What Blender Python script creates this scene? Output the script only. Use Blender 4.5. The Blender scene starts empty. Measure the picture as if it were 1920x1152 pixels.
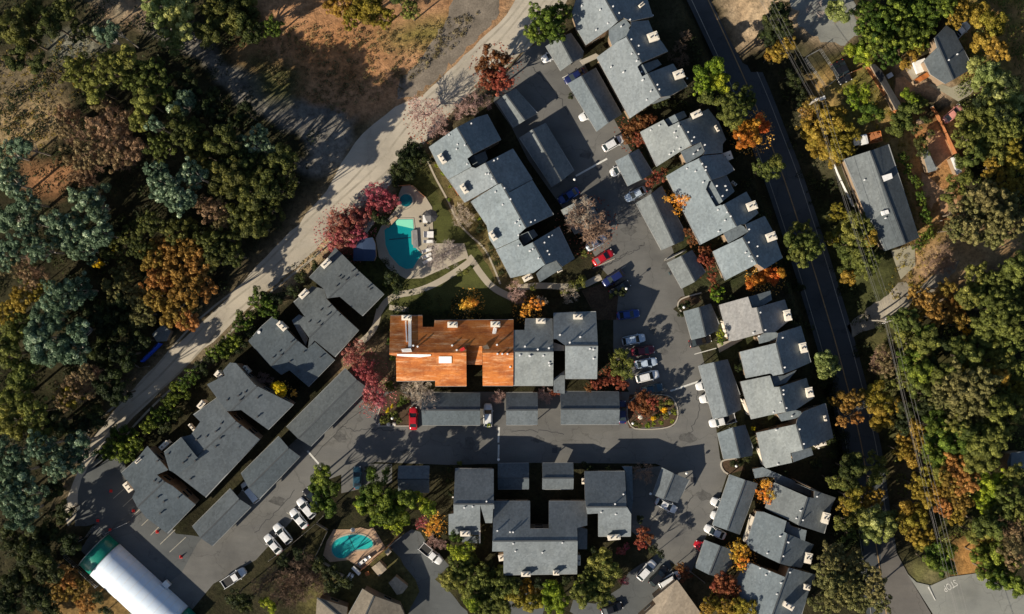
import bpy, bmesh, math, random
import numpy as np
from mathutils import Vector, Matrix
from mathutils.geometry import tessellate_polygon
R = math.radians
rnd = random.Random(7)
scene = bpy.context.scene
COL = scene.collection

# ------------------------------------------------------------------ camera, sky, sun, exposure
H = 240.0                 # height of the drone above the ground
S = 0.104                 # metres of ground per photo pixel
cd = bpy.data.cameras.new('camera'); cam = bpy.data.objects.new('camera', cd); COL.objects.link(cam)
cam.location = (0, 0, H); cam.rotation_euler = (0, 0, 0)
cd.sensor_width = 36; cd.lens = 36 * H / (1920 * S); cd.clip_end = 6000; cd.clip_start = 1
scene.camera = cam
SUN_EL = R(28); TX, TY = 0.775, 0.632           # light travels towards the upper right of the picture
sl = bpy.data.lights.new('sun', 'SUN'); so = bpy.data.objects.new('sun', sl); COL.objects.link(so)
sl.energy = 5.0; sl.angle = R(0.5); sl.color = (1.0, 0.88, 0.70)
d = Vector((math.cos(SUN_EL) * TX, math.cos(SUN_EL) * TY, -math.sin(SUN_EL)))
so.rotation_euler = d.to_track_quat('-Z', 'Y').to_euler(); so.location = (-80, -60, 90)
w = bpy.data.worlds.new('World'); scene.world = w; w.use_nodes = True
nt = w.node_tree; bgn = nt.nodes['Background']; sky = nt.nodes.new('ShaderNodeTexSky')
sky.sky_type = 'NISHITA'; sky.sun_disc = False; sky.sun_elevation = SUN_EL
sky.sun_rotation = math.atan2(-TX, -TY)
nt.links.new(sky.outputs[0], bgn.inputs[0]); bgn.inputs[1].default_value = 0.06
scene.view_settings.view_transform = 'Standard'; scene.view_settings.look = 'None'
scene.view_settings.exposure = 0.50; scene.view_settings.gamma = 1.0

# ------------------------------------------------------------------ plan coordinates
REG = dict(a=(1020,0,6.582), b=(1120,110,6.582), c=(1130,190,6.582), d=(1230,300,6.582), e=(1230,420,6.582),
           f=(1270,540,6.582), g=(1290,680,6.582), h=(1290,840,6.16), i=(790,200,6.127), j=(860,360,6.127),
           k=(460,460,6.127), l=(430,580,6.127), m=(350,680,6.127), n=(210,820,6.127), o=(710,570,6.127),
           p=(1290,960,6.127), q=(640,340,7.68), r=(580,950,7.68), s=(1540,30,6.16), t=(1560,170,6.16),
           u=(120,900,6.16), v=(1420,90,10.28), w=(1640,1000,7.68), x=(820,860,6.127), y=(1120,840,6.127), z=(680,680,7.68),
           A=(0,0,3.84), B=(480,0,3.84), C=(960,0,3.84), D=(1440,0,3.84), E=(0,290,3.84), F=(480,290,3.84),
           G=(960,290,3.84), H=(1440,290,3.84), I=(0,580,3.84), J=(480,580,3.84), K=(960,580,3.84), L=(1440,580,3.84),
           M=(0,852,3.84), N=(480,852,3.84), O=(960,852,3.84), P=(1440,852,3.84))
def px(text):
    """'a 10,20 30,40 . 5,6' -> survey points; a letter picks the survey sheet, a dot the whole map"""
    out = []; cur = (0, 0, 1.0)
    for t in text.split():
        if t in REG: cur = REG[t]
        elif t == '.': cur = (0, 0, 1.0)
        else:
            x, y = t.split(','); out.append((cur[0] + float(x) / cur[2], cur[1] + float(y) / cur[2]))
    return out
def W(p, z=0.0):
    k = S * (H - z) / H
    return Vector(((p[0] - 960) * k, (576 - p[1]) * k, z))

STREET = px('. 1306,-45 1330,5 1382,117 1412,185 1441,260 1469,332 1493,405 1526,506 1548,580 1566,640 1590,730 1609,806 1621,866 1633,960 1641,1013 1661,1146 1667,1195')
def sdepth(py):
    return 4.6 * min(1, max(0, (py + 60) / 130)) * (1 - min(1, max(0, (py - 930) / 110)) ** 1.0) + .0
def smoothline(P, n=2):
    for _ in range(n):
        Q = [P[0]]
        for a, b in zip(P[:-1], P[1:]): Q += [a.lerp(b, .25), a.lerp(b, .75)]
        Q.append(P[-1]); P = Q
    return P
SW = smoothline([W(p, -sdepth(p[1])) for p in STREET])          # the street lies in a cutting below the complex
SWy = np.array([q.y for q in SW][::-1]); SWx = np.array([q.x for q in SW][::-1]); SWz = np.array([q.z for q in SW][::-1])
def terrain(X, Y):
    xc = np.interp(Y, SWy, SWx); zc = np.interp(Y, SWy, SWz); dd = (X - xc) * .93
    sst = lambda t: np.clip(t, 0, 1) ** 2 * (3 - 2 * np.clip(t, 0, 1))
    f = np.where(dd < 0, 1 - sst((-dd - 4.2) / 2.6), 1 - sst((dd - 4.3) / 9.0))
    return zc * f
def gz(x, y): return float(terrain(np.array([x]), np.array([y]))[0])
def WG(p):
    q = W(p, 0)
    for _ in range(4): q = W(p, gz(q.x, q.y))
    return q

# ------------------------------------------------------------------ materials
def newmat(name):
    m = bpy.data.materials.new(name); m.use_nodes = True
    return m, m.node_tree, m.node_tree.nodes['Principled BSDF']
def coords(nt, scale=(1,1,1), rot=0, world=False):
    if world:
        g = nt.nodes.new('ShaderNodeNewGeometry'); src = g.outputs['Position']
    else:
        g = nt.nodes.new('ShaderNodeTexCoord'); src = g.outputs['Object']
    mp = nt.nodes.new('ShaderNodeMapping'); nt.links.new(src, mp.inputs[0])
    mp.inputs['Scale'].default_value = scale; mp.inputs['Rotation'].default_value = (0, 0, rot)
    return mp.outputs[0]
def noise(nt, vec, scale, detail=6, rough=0.6):
    n = nt.nodes.new('ShaderNodeTexNoise'); n.inputs['Scale'].default_value = scale
    n.inputs['Detail'].default_value = detail; n.inputs['Roughness'].default_value = rough
    nt.links.new(vec, n.inputs['Vector']); return n.outputs['Fac']
def ramp(nt, fac, stops):
    r = nt.nodes.new('ShaderNodeValToRGB'); cr = r.color_ramp
    while len(cr.elements) < len(stops): cr.elements.new(0.5)
    for e, (p, c) in zip(cr.elements, stops):
        e.position = p; e.color = (*c, 1)
    nt.links.new(fac, r.inputs[0]); return r.outputs[0]
def mix(nt, fac, a, b, mode='MIX'):
    m = nt.nodes.new('ShaderNodeMix'); m.data_type = 'RGBA'; m.blend_type = mode
    if isinstance(fac, (int, float)): m.inputs[0].default_value = fac
    else: nt.links.new(fac, m.inputs[0])
    for s, v in ((6, a), (7, b)):
        if isinstance(v, tuple): m.inputs[s].default_value = (*v, 1)
        else: nt.links.new(v, m.inputs[s])
    return m.outputs[2]
def bump(nt, b, fac, dist=0.03, strength=0.5):
    n = nt.nodes.new('ShaderNodeBump'); n.inputs['Distance'].default_value = dist; n.inputs['Strength'].default_value = strength
    nt.links.new(fac, n.inputs['Height']); nt.links.new(n.outputs[0], b.inputs['Normal'])
def mul(c, f): return tuple(min(1, v * f) for v in c)
def rough(name, c, var=0.25, scale=1.5, fine=9.0, r=0.9, bmp=0.02, fvar=0.2, world=True):
    """a matt surface with large stains and fine grain"""
    m, nt, b = newmat(name); v = coords(nt, world=world)
    a = ramp(nt, noise(nt, v, scale / 10, 6), [(0.3, mul(c, 1 - var)), (0.7, mul(c, 1 + var))])
    g = ramp(nt, noise(nt, v, fine, 3, .8), [(0.3, (1 - fvar,) * 3), (0.7, (1.0,) * 3)])
    nt.links.new(mix(nt, 1.0, a, g, 'MULTIPLY'), b.inputs['Base Color'])
    b.inputs['Roughness'].default_value = r; b.inputs['Specular IOR Level'].default_value = 0.25
    if bmp: bump(nt, b, noise(nt, v, fine, 3, .8), bmp)
    return m
def plain(name, c, r=0.6, metal=0.0, coat=0.0):
    m, nt, b = newmat(name); v = coords(nt)
    nt.links.new(ramp(nt, noise(nt, v, 3, 4), [(0.3, mul(c, 0.88)), (0.7, mul(c, 1.06))]), b.inputs['Base Color'])
    b.inputs['Roughness'].default_value = r; b.inputs['Metallic'].default_value = metal
    b.inputs['Coat Weight'].default_value = coat; b.inputs['Coat Roughness'].default_value = 0.08
    return m
def shingle(name, c, warm=0.0):
    m, nt, b = newmat(name); v = coords(nt, world=True)
    a = ramp(nt, noise(nt, v, .16, 5), [(0.3, mul(c, .84)), (0.7, mul(c, 1.14))])
    s2 = ramp(nt, noise(nt, coords(nt, (1, .18, 1), R(30), True), .9, 6, .7), [(0.35, (.86, .87, .88)), (0.7, (1.03, 1.02, 1))])
    vo = nt.nodes.new('ShaderNodeTexVoronoi'); vo.inputs['Scale'].default_value = 2.8; nt.links.new(v, vo.inputs['Vector'])
    g = ramp(nt, vo.outputs['Color'], [(0.1, (.82, .82, .82)), (0.9, (1.1, 1.1, 1.1))])
    s3 = ramp(nt, noise(nt, coords(nt, (1, 1, 1), 0, True), .33, 9, .75), [(0.30, (.80, .81, .78)), (0.42, (1, 1, 1)), (0.66, (1, 1, 1)), (0.78, (1.10, 1.08, 1.04))])
    x = mix(nt, 1, mix(nt, 1, mix(nt, 1, a, s2, 'MULTIPLY'), g, 'MULTIPLY'), s3, 'MULTIPLY')
    nt.links.new(x, b.inputs['Base Color']); b.inputs['Roughness'].default_value = 0.93; b.inputs['Specular IOR Level'].default_value = .2
    bump(nt, b, vo.outputs['Distance'], .02, .4)
    return m
MAT = {}
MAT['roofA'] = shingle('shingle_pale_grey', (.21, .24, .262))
MAT['roofB'] = shingle('shingle_brown_grey', (.25, .25, .255))
MAT['roofW'] = shingle('shingle_slate_grey', (.108, .128, .146))
MAT['roofC'] = shingle('shingle_carport_grey', (.165, .19, .21))
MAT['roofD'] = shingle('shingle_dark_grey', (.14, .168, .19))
MAT['roofK'] = shingle('shingle_charcoal', (.10, .118, .13))
MAT['roofT'] = shingle('shingle_tan', (.36, .30, .23))
MAT['roofN'] = shingle('shingle_brown', (.21, .185, .15))
MAT['roofX'] = shingle('felt_black', (.045, .045, .046))
for k_, t_ in enumerate(((.94, .98, 1.0), (1.05, 1.02, .97), (.86, .90, .92))):
    for b_, c_ in (('roofA', (.21, .24, .262)), ('roofW', (.108, .128, .146)), ('roofC', (.165, .19, .21))):
        MAT[b_ + str(k_)] = shingle('shingle_%s_lot_%d' % ({'roofA': 'pale', 'roofW': 'slate', 'roofC': 'mid'}[b_], k_), tuple(a * b for a, b in zip(c_, t_)))
MAT['wall'] = rough('wall_board_tan', (.30, .22, .15), .12, 3)
MAT['wallg'] = rough('wall_board_grey', (.22, .21, .19), .12, 3)
MAT['fascia'] = rough('fascia_paint', (.32, .31, .29), .1, 3)
MAT['gutter'] = rough('gutter_metal', (.30, .31, .31), .15, 3)
MAT['ridge'] = rough('ridge_tiles', (.075, .085, .095), .15, 3)
MAT['cream'] = rough('chimney_stucco', (.80, .74, .64), .06, 3, r=.85)
MAT['flue'] = plain('flue_metal', (.07, .07, .075), .5, .4)
MAT['vent'] = plain('vent_pipe_paint', (.78, .79, .80), .5)
MAT['glass'] = plain('window_glass', (.02, .03, .035), .08)
MAT['white'] = plain('white_paint', (.8, .8, .79), .5)
MAT['wood'] = rough('fence_wood_red', (.42, .17, .07), .2, 6)
MAT['paling'] = rough('fence_paling_grey', (.30, .28, .25), .2, 6)
MAT['post'] = rough('weathered_pole', (.33, .30, .26), .15, 6)
MAT['metal'] = plain('galvanised_metal', (.45, .46, .47), .4, .6)
MAT['conc'] = rough('concrete', (.40, .36, .29), .12, 2, 7, fvar=.12)
MAT['patio'] = rough('patio_stone', (.50, .34, .23), .2, 5, 3, fvar=.25)
MAT['black'] = plain('black_rubber', (.015, .015, .016), .7)
MAT['line'] = rough('road_paint_white', (.70, .70, .66), .2, 12, 12, fvar=.35, bmp=0)
MAT['linef'] = rough('road_paint_faded', (.42, .40, .34), .25, 10, 8, fvar=.4, bmp=0)
MAT['yline'] = rough('road_paint_yellow', (.45, .31, .16), .3, 10, 8, fvar=.4, bmp=0)
MAT['kerb'] = rough('kerb_concrete', (.46, .42, .36), .12, 5)
MAT['bark'] = rough('bark_grey', (.16, .13, .10), .2, 8)
MAT['barkp'] = rough('bark_pale', (.42, .38, .34), .2, 8)
MAT['litter'] = rough('mulch', (.10, .065, .04), .3, 6, 3, fvar=.6, bmp=.05)
MAT['lawn'] = rough('lawn_turf', (.085, .095, .025), .3, 3, 4, fvar=.5, bmp=.05)

def asphalt(name, c, crack=.25):
    m, nt, b = newmat(name); v = coords(nt, world=True)
    a = ramp(nt, noise(nt, v, .07, 7, .62), [(0.3, mul(c, .68)), (0.5, c), (0.72, mul(c, 1.2))])
    st = ramp(nt, noise(nt, coords(nt, (.25, 1, 1), R(38), True), .35, 6, .7), [(0.35, (.86, .86, .87)), (0.65, (1.03, 1.02, 1.0))])
    g = ramp(nt, noise(nt, v, 7, 3, .8), [(0.3, (.86,) * 3), (0.7, (1.05,) * 3)])
    ww = nt.nodes.new('ShaderNodeTexVoronoi'); ww.feature = 'DISTANCE_TO_EDGE'; ww.inputs['Scale'].default_value = .11
    nz = nt.nodes.new('ShaderNodeTexNoise'); nz.inputs['Scale'].default_value = .6; nt.links.new(v, nz.inputs['Vector'])
    mv = nt.nodes.new('ShaderNodeVectorMath'); mv.operation = 'MULTIPLY_ADD'; nt.links.new(nz.outputs['Color'], mv.inputs[0])
    mv.inputs[1].default_value = (3, 3, 0); nt.links.new(v, mv.inputs[2]); nt.links.new(mv.outputs[0], ww.inputs['Vector'])
    ck = ramp(nt, ww.outputs['Distance'], [(0.0, (1 - crack,) * 3), (0.012, (1, 1, 1))])
    x = mix(nt, 1, mix(nt, 1, mix(nt, 1, a, st, 'MULTIPLY'), g, 'MULTIPLY'), ck, 'MULTIPLY')
    nt.links.new(x, b.inputs['Base Color']); b.inputs['Roughness'].default_value = .92; b.inputs['Specular IOR Level'].default_value = .2
    bump(nt, b, noise(nt, v, 7, 3, .8), .01, .4)
    return m
MAT['asph'] = asphalt('asphalt_parking', (.155, .155, .15))
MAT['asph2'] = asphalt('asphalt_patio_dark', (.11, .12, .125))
MAT['street'] = asphalt('asphalt_street', (.078, .088, .098))
MAT['side'] = asphalt('asphalt_side_street', (.24, .25, .235))
MAT['dirt'] = asphalt('dirt_road_surface', (.47, .43, .36), .12)
MAT['gravel'] = rough('gravel_verge', (.24, .205, .165), .35, 3, 3, fvar=.5, bmp=.05)
MAT['shade_track'] = rough('track_surface', (.13, .135, .14), .5, 4, 1.2, fvar=.6, bmp=.05)
MAT['apron'] = asphalt('asphalt_junction', (.145, .138, .13))
MAT['seal'] = rough('crack_sealer', (.06, .062, .065), .1, 3)
MAT['stain'] = rough('asphalt_stain', (.115, .115, .112), .3, 8, 3, fvar=.4)
MAT['rut'] = rough('wheel_rut_dust', (.40, .365, .30), .2, 4, 4, fvar=.3)
MAT['terra'] = rough('orange_tan_earth', (.56, .33, .18), .3, 6, 2.5, fvar=.4, bmp=.05)
MAT['track2'] = rough('driveway_surface', (.27, .245, .20), .3, 3, 3, fvar=.35)
MAT['pad'] = rough('concrete_pad', (.34, .32, .24), .15, 2, 4, fvar=.2)

def plymat():
    m, nt, b = newmat('orange_underlay_boards'); v = coords(nt, world=True)
    a = ramp(nt, noise(nt, coords(nt, (.45, 1.3, 1), 0, True), .42, 9, .75), [(0.25, (.30, .085, .02)), (0.42, (.45, .135, .025)), (0.58, (.52, .18, .035)), (0.78, (.64, .33, .14))])
    br = nt.nodes.new('ShaderNodeTexBrick'); br.inputs['Scale'].default_value = 1.0; br.inputs['Brick Width'].default_value = 2.4
    br.inputs['Row Height'].default_value = 1.2; br.inputs['Mortar Size'].default_value = .03
    br.inputs['Color1'].default_value = (1, 1, 1, 1); br.inputs['Color2'].default_value = (.90, .86, .80, 1); br.inputs['Mortar'].default_value = (.78, .7, .6, 1)
    nt.links.new(v, br.inputs['Vector'])
    pale = ramp(nt, noise(nt, coords(nt, (.25, 2.2, 1), R(4), True), .8, 8, .8), [(0.52, (0, 0, 0)), (0.64, (.85,) * 3)])
    dk = ramp(nt, noise(nt, coords(nt, (.5, 1, 1), R(-20), True), .45, 9, .8), [(0.40, (.60, .50, .42)), (0.56, (1.05, 1.05, 1.05))])
    pf = nt.nodes.new('ShaderNodeRGBToBW'); nt.links.new(pale, pf.inputs[0])
    a = mix(nt, pf.outputs[0], a, (.72, .46, .27)); a = mix(nt, 1, a, dk, 'MULTIPLY')
    nt.links.new(mix(nt, 1, a, br.outputs['Color'], 'MULTIPLY'), b.inputs['Base Color']); b.inputs['Roughness'].default_value = .85
    return m
MAT['ply'] = plymat()
def watermat(name, c1, c2):
    m, nt, b = newmat(name); v = coords(nt, world=True)
    nt.links.new(ramp(nt, noise(nt, v, .35, 3), [(0.35, c1), (0.65, c2)]), b.inputs['Base Color'])
    b.inputs['Roughness'].default_value = .12; b.inputs['Specular IOR Level'].default_value = .4
    bump(nt, b, noise(nt, v, 2.5, 3), .02, .25)
    return m
MAT['water1'] = watermat('pool_water', (.005, .27, .29), (.008, .31, .32))
MAT['shallow'] = watermat('pool_shallow_step', (.24, .72, .52), (.26, .76, .55))
MAT['water2'] = watermat('pool_cover_water', (.02, .32, .36), (.03, .46, .42))
MAT['spa'] = watermat('spa_water', (.005, .12, .15), (.01, .17, .20))
MAT['tile'] = plain('pool_line_tile', (.01, .09, .12), .3)
def tentmat():
    m, nt, b = newmat('tent_white_membrane'); v = coords(nt)
    nt.links.new(ramp(nt, noise(nt, v, .5, 4), [(0.35, (.66, .78, .93)), (0.65, (.74, .84, .95))]), b.inputs['Base Color'])
    b.inputs['Roughness'].default_value = .32; b.inputs['Specular IOR Level'].default_value = .6
    br = nt.nodes.new('ShaderNodeTexNoise'); br.inputs['Scale'].default_value = .7; nt.links.new(v, br.inputs['Vector'])
    bump(nt, b, br.outputs['Fac'], .08, .25)
    return m
MAT['tent'] = tentmat()
MAT['tentg'] = plain('tent_green_panel', (.01, .20, .15), .3)
CARC = dict(white=(.78, .79, .80), silver=(.42, .45, .48), blue=(.01, .05, .26), navy=(.012, .02, .10), red=(.48, .01, .02),
            maroon=(.12, .008, .025), black=(.012, .012, .014), pale=(.50, .60, .72), teal=(.02, .07, .11), salmon=(.75, .33, .28))
for k_, c_ in CARC.items(): MAT['car_' + k_] = plain('car_paint_' + k_, c_, .3, .1, .6)
MAT['cone'] = plain('orange_red_plastic', (.65, .03, .03), .5)
MAT['bluetarp'] = plain('blue_tarp', (.01, .07, .55), .45)
MAT['bluecover'] = rough('navy_roof_felt', (.035, .06, .12), .15, 4)

# ------------------------------------------------------------------ mesh helpers
def tag(o, label=None, cat=None, group=None, kind=None):
    if label: o['label'] = label
    if cat: o['category'] = cat
    if group: o['group'] = group
    if kind: o['kind'] = kind
    return o
def empty(name, loc, rz=0.0, label=None, cat=None, group=None):
    o = bpy.data.objects.new(name, None); COL.objects.link(o); o.location = loc; o.rotation_euler = (0, 0, rz)
    o.empty_display_size = .3
    return tag(o, label, cat, group)
def link(name, me, mats, parent=None, loc=None):
    o = bpy.data.objects.new(name, me); COL.objects.link(o)
    if mats is not None:
        for m in (mats if isinstance(mats, (list, tuple)) else [mats]): me.materials.append(m)
    if parent: o.parent = parent
    if loc is not None: o.location = loc
    return o
def frombm(bm, name):
    me = bpy.data.meshes.new(name); bm.to_mesh(me); bm.free(); return me
def prism_mesh(name, pts, z0, z1, origin=(0, 0)):
    """closed prism over a plan polygon of world points"""
    bm = bmesh.new()
    vs = [bm.verts.new((p[0] - origin[0], p[1] - origin[1], z0)) for p in pts]
    f = bm.faces.new(vs)
    r = bmesh.ops.extrude_face_region(bm, geom=[f])
    for v in r['geom']:
        if isinstance(v, bmesh.types.BMVert): v.co.z = z1
    bmesh.ops.recalc_face_normals(bm, faces=bm.faces)
    return frombm(bm, name)
def box(bm, cx, cy, cz, sx, sy, sz, rot=0.0, mi=0):
    r = bmesh.ops.create_cube(bm, size=1.0)
    M = Matrix.Translation((cx, cy, cz)) @ Matrix.Rotation(rot, 4, 'Z') @ Matrix.Diagonal((sx, sy, sz, 1))
    bmesh.ops.transform(bm, matrix=M, verts=r['verts'])
    for f in {f for v in r['verts'] for f in v.link_faces}: f.material_index = mi
    return r['verts']
def tube(bm, p, q, r0, r1, n=8, mi=0):
    p = Vector(p); q = Vector(q); dd = q - p
    r = bmesh.ops.create_cone(bm, cap_ends=True, segments=n, radius1=r0, radius2=r1, depth=dd.length)
    M = Matrix.Translation((p + q) / 2) @ dd.to_track_quat('Z', 'Y').to_matrix().to_4x4()
    bmesh.ops.transform(bm, matrix=M, verts=r['verts'])
    for f in {f for v in r['verts'] for f in v.link_faces}: f.material_index = mi
def rebase(pts, jit=0.0, step=1.5, seed=1):
    """subdivide an outline and rough it up"""
    rr = random.Random(seed); out = []
    n = len(pts)
    for i in range(n):
        a = pts[i]; b = pts[(i + 1) % n]; L = (b - a).length; m = max(1, int(L / step))
        for k in range(m):
            t = k / m; p = a.lerp(b, t)
            if jit: p = p + Vector((rr.gauss(0, jit), rr.gauss(0, jit), 0))
            out.append(p)
    return out
def sheet(name, text, z, mat, jit=0.0, step=1.5, kind='structure', pts=None, smooth=0, label=None):
    P = [WG(p) for p in (pts or px(text))]
    for _ in range(smooth):
        Q = []
        for i in range(len(P)):
            a, b = P[i], P[(i + 1) % len(P)]; Q += [a.lerp(b, .25), a.lerp(b, .75)]
        P = Q
    if jit: P = rebase(P, jit, step, len(P))
    tri = tessellate_polygon([[Vector((p.x, p.y, 0)) for p in P]])
    me = bpy.data.meshes.new(name)
    F = []
    for t in tri:
        a, b, c = (P[t[0]], P[t[1]], P[t[2]])
        cr = (b.x - a.x) * (c.y - a.y) - (b.y - a.y) * (c.x - a.x)
        if abs(cr) < 1e-9: continue
        F.append(t if cr > 0 else (t[0], t[2], t[1]))
    me.from_pydata([(p.x, p.y, gz(p.x, p.y) + z) for p in P], [], F)
    o = link(name, me, mat)
    return tag(o, label=label, kind=kind)
def draped(name, text, z, mat, jit=0.0):
    P = [WG(p) for p in px(text)]
    if jit: P = rebase(P, jit, 1.0, len(P))
    bm = bmesh.new(); vs = [bm.verts.new((p.x, p.y, 0)) for p in P]
    for t in tessellate_polygon([[Vector((p.x, p.y, 0)) for p in P]]):
        if (P[t[1]] - P[t[0]]).to_2d().to_3d().cross((P[t[2]] - P[t[0]]).to_2d().to_3d()).length > 1e-5: bm.faces.new([vs[k] for k in t])
    for ax in (0, 1):
        lo = min(p[ax] for p in P); hi = max(p[ax] for p in P); c = math.floor(lo) + .5
        while c < hi:
            co = [0, 0, 0]; no = [0, 0, 0]; co[ax] = c; no[ax] = 1
            bmesh.ops.bisect_plane(bm, geom=bm.verts[:] + bm.edges[:] + bm.faces[:], plane_co=co, plane_no=no); c += 1.0
    for v in bm.verts: v.co.z = gz(v.co.x, v.co.y) + z
    bmesh.ops.recalc_face_normals(bm, faces=bm.faces)
    for f in bm.faces:
        if f.normal.z < 0: f.normal_flip()
    o = link(name, frombm(bm, name), mat); o['kind'] = 'structure'; return o
def ribbon(name, P, width, z, mat, kind='structure', closed=False, parent=None):
    """flat stripe along world points"""
    V = []; n = len(P)
    for i, p in enumerate(P):
        a = P[(i - 1) % n] if closed else P[max(0, i - 1)]; b = P[(i + 1) % n] if closed else P[min(n - 1, i + 1)]
        t = (b - a); t.z = 0; t.normalize(); nn = Vector((-t.y, t.x, 0)) * width / 2
        V += [(p.x + nn.x, p.y + nn.y, p.z + z), (p.x - nn.x, p.y - nn.y, p.z + z)]
    F = []
    for i in range(n if closed else n - 1):
        j = (i + 1) % n; F.append((2 * i, 2 * i + 1, 2 * j + 1, 2 * j))
    me = bpy.data.meshes.new(name); me.from_pydata(V, [], F)
    o = link(name, me, mat, parent)
    if kind: o['kind'] = kind
    return o
def kerb(name, text, closed=True, w=.18, h=.14, mat=None, smooth=2):
    P = [W(p, 0) for p in px(text)]
    for _ in range(smooth):
        Q = [] if closed else [P[0]]
        for i in range(len(P) - (0 if closed else 1)):
            a, b = P[i], P[(i + 1) % len(P)]; Q += [a.lerp(b, .25), a.lerp(b, .75)]
        if not closed: Q.append(P[-1])
        P = Q
    n = len(P); V = []
    for i, p in enumerate(P):
        a = P[(i - 1) % n] if closed else P[max(0, i - 1)]; b = P[(i + 1) % n] if closed else P[min(n - 1, i + 1)]
        t = (b - a); t.z = 0; t.normalize(); nn = Vector((-t.y, t.x, 0)) * w / 2
        for sgn, z in ((1, 0), (1, h), (-1, h), (-1, 0)): V.append((p.x + sgn * nn.x, p.y + sgn * nn.y, z))
    F = []
    for i in range(n if closed else n - 1):
        j = (i + 1) % n
        for k in range(3): F.append((4 * i + k, 4 * j + k, 4 * j + k + 1, 4 * i + k + 1))
    me = bpy.data.meshes.new(name); me.from_pydata(V, [], F); me.validate()
    o = link(name, me, mat or MAT['kerb']); o['kind'] = 'structure'
    bm = bmesh.new(); bm.from_mesh(me); bmesh.ops.recalc_face_normals(bm, faces=bm.faces); bm.to_mesh(me); bm.free()
    return o

# ------------------------------------------------------------------ ground: one sheet, soft edged patches of soil, scrub, turf and painted tree shade
def vnoise(X, Y, s, seed):
    rg = np.random.RandomState(seed); T = rg.rand(64, 64)
    x = X / s; y = Y / s; xi = np.floor(x).astype(int); yi = np.floor(y).astype(int); fx = x - xi; fy = y - yi
    fx = fx * fx * (3 - 2 * fx); fy = fy * fy * (3 - 2 * fy)
    g = lambda a, b: T[a % 64, b % 64]
    return (g(xi, yi) * (1 - fx) + g(xi + 1, yi) * fx) * (1 - fy) + (g(xi, yi + 1) * (1 - fx) + g(xi + 1, yi + 1) * fx) * fy
def inside(X, Y, poly):
    r = np.zeros(X.shape, bool); n = len(poly)
    for i in range(n):
        x1, y1 = poly[i]; x2, y2 = poly[(i + 1) % n]
        c = ((y1 > Y) != (y2 > Y)); xx = (x2 - x1) * (Y - y1) / ((y2 - y1) if y2 != y1 else 1e-9) + x1
        r ^= c & (X < xx)
    return r
def blur(M, k):
    for ax in (0, 1):
        c = np.cumsum(np.pad(M, [(k + 1, k) if a == ax else (0, 0) for a in (0, 1)], mode='edge'), axis=ax)
        M = (np.take(c, range(2 * k + 1, c.shape[ax]), ax) - np.take(c, range(0, c.shape[ax] - 2 * k - 1), ax)) / (2 * k + 1)
    return M
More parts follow.
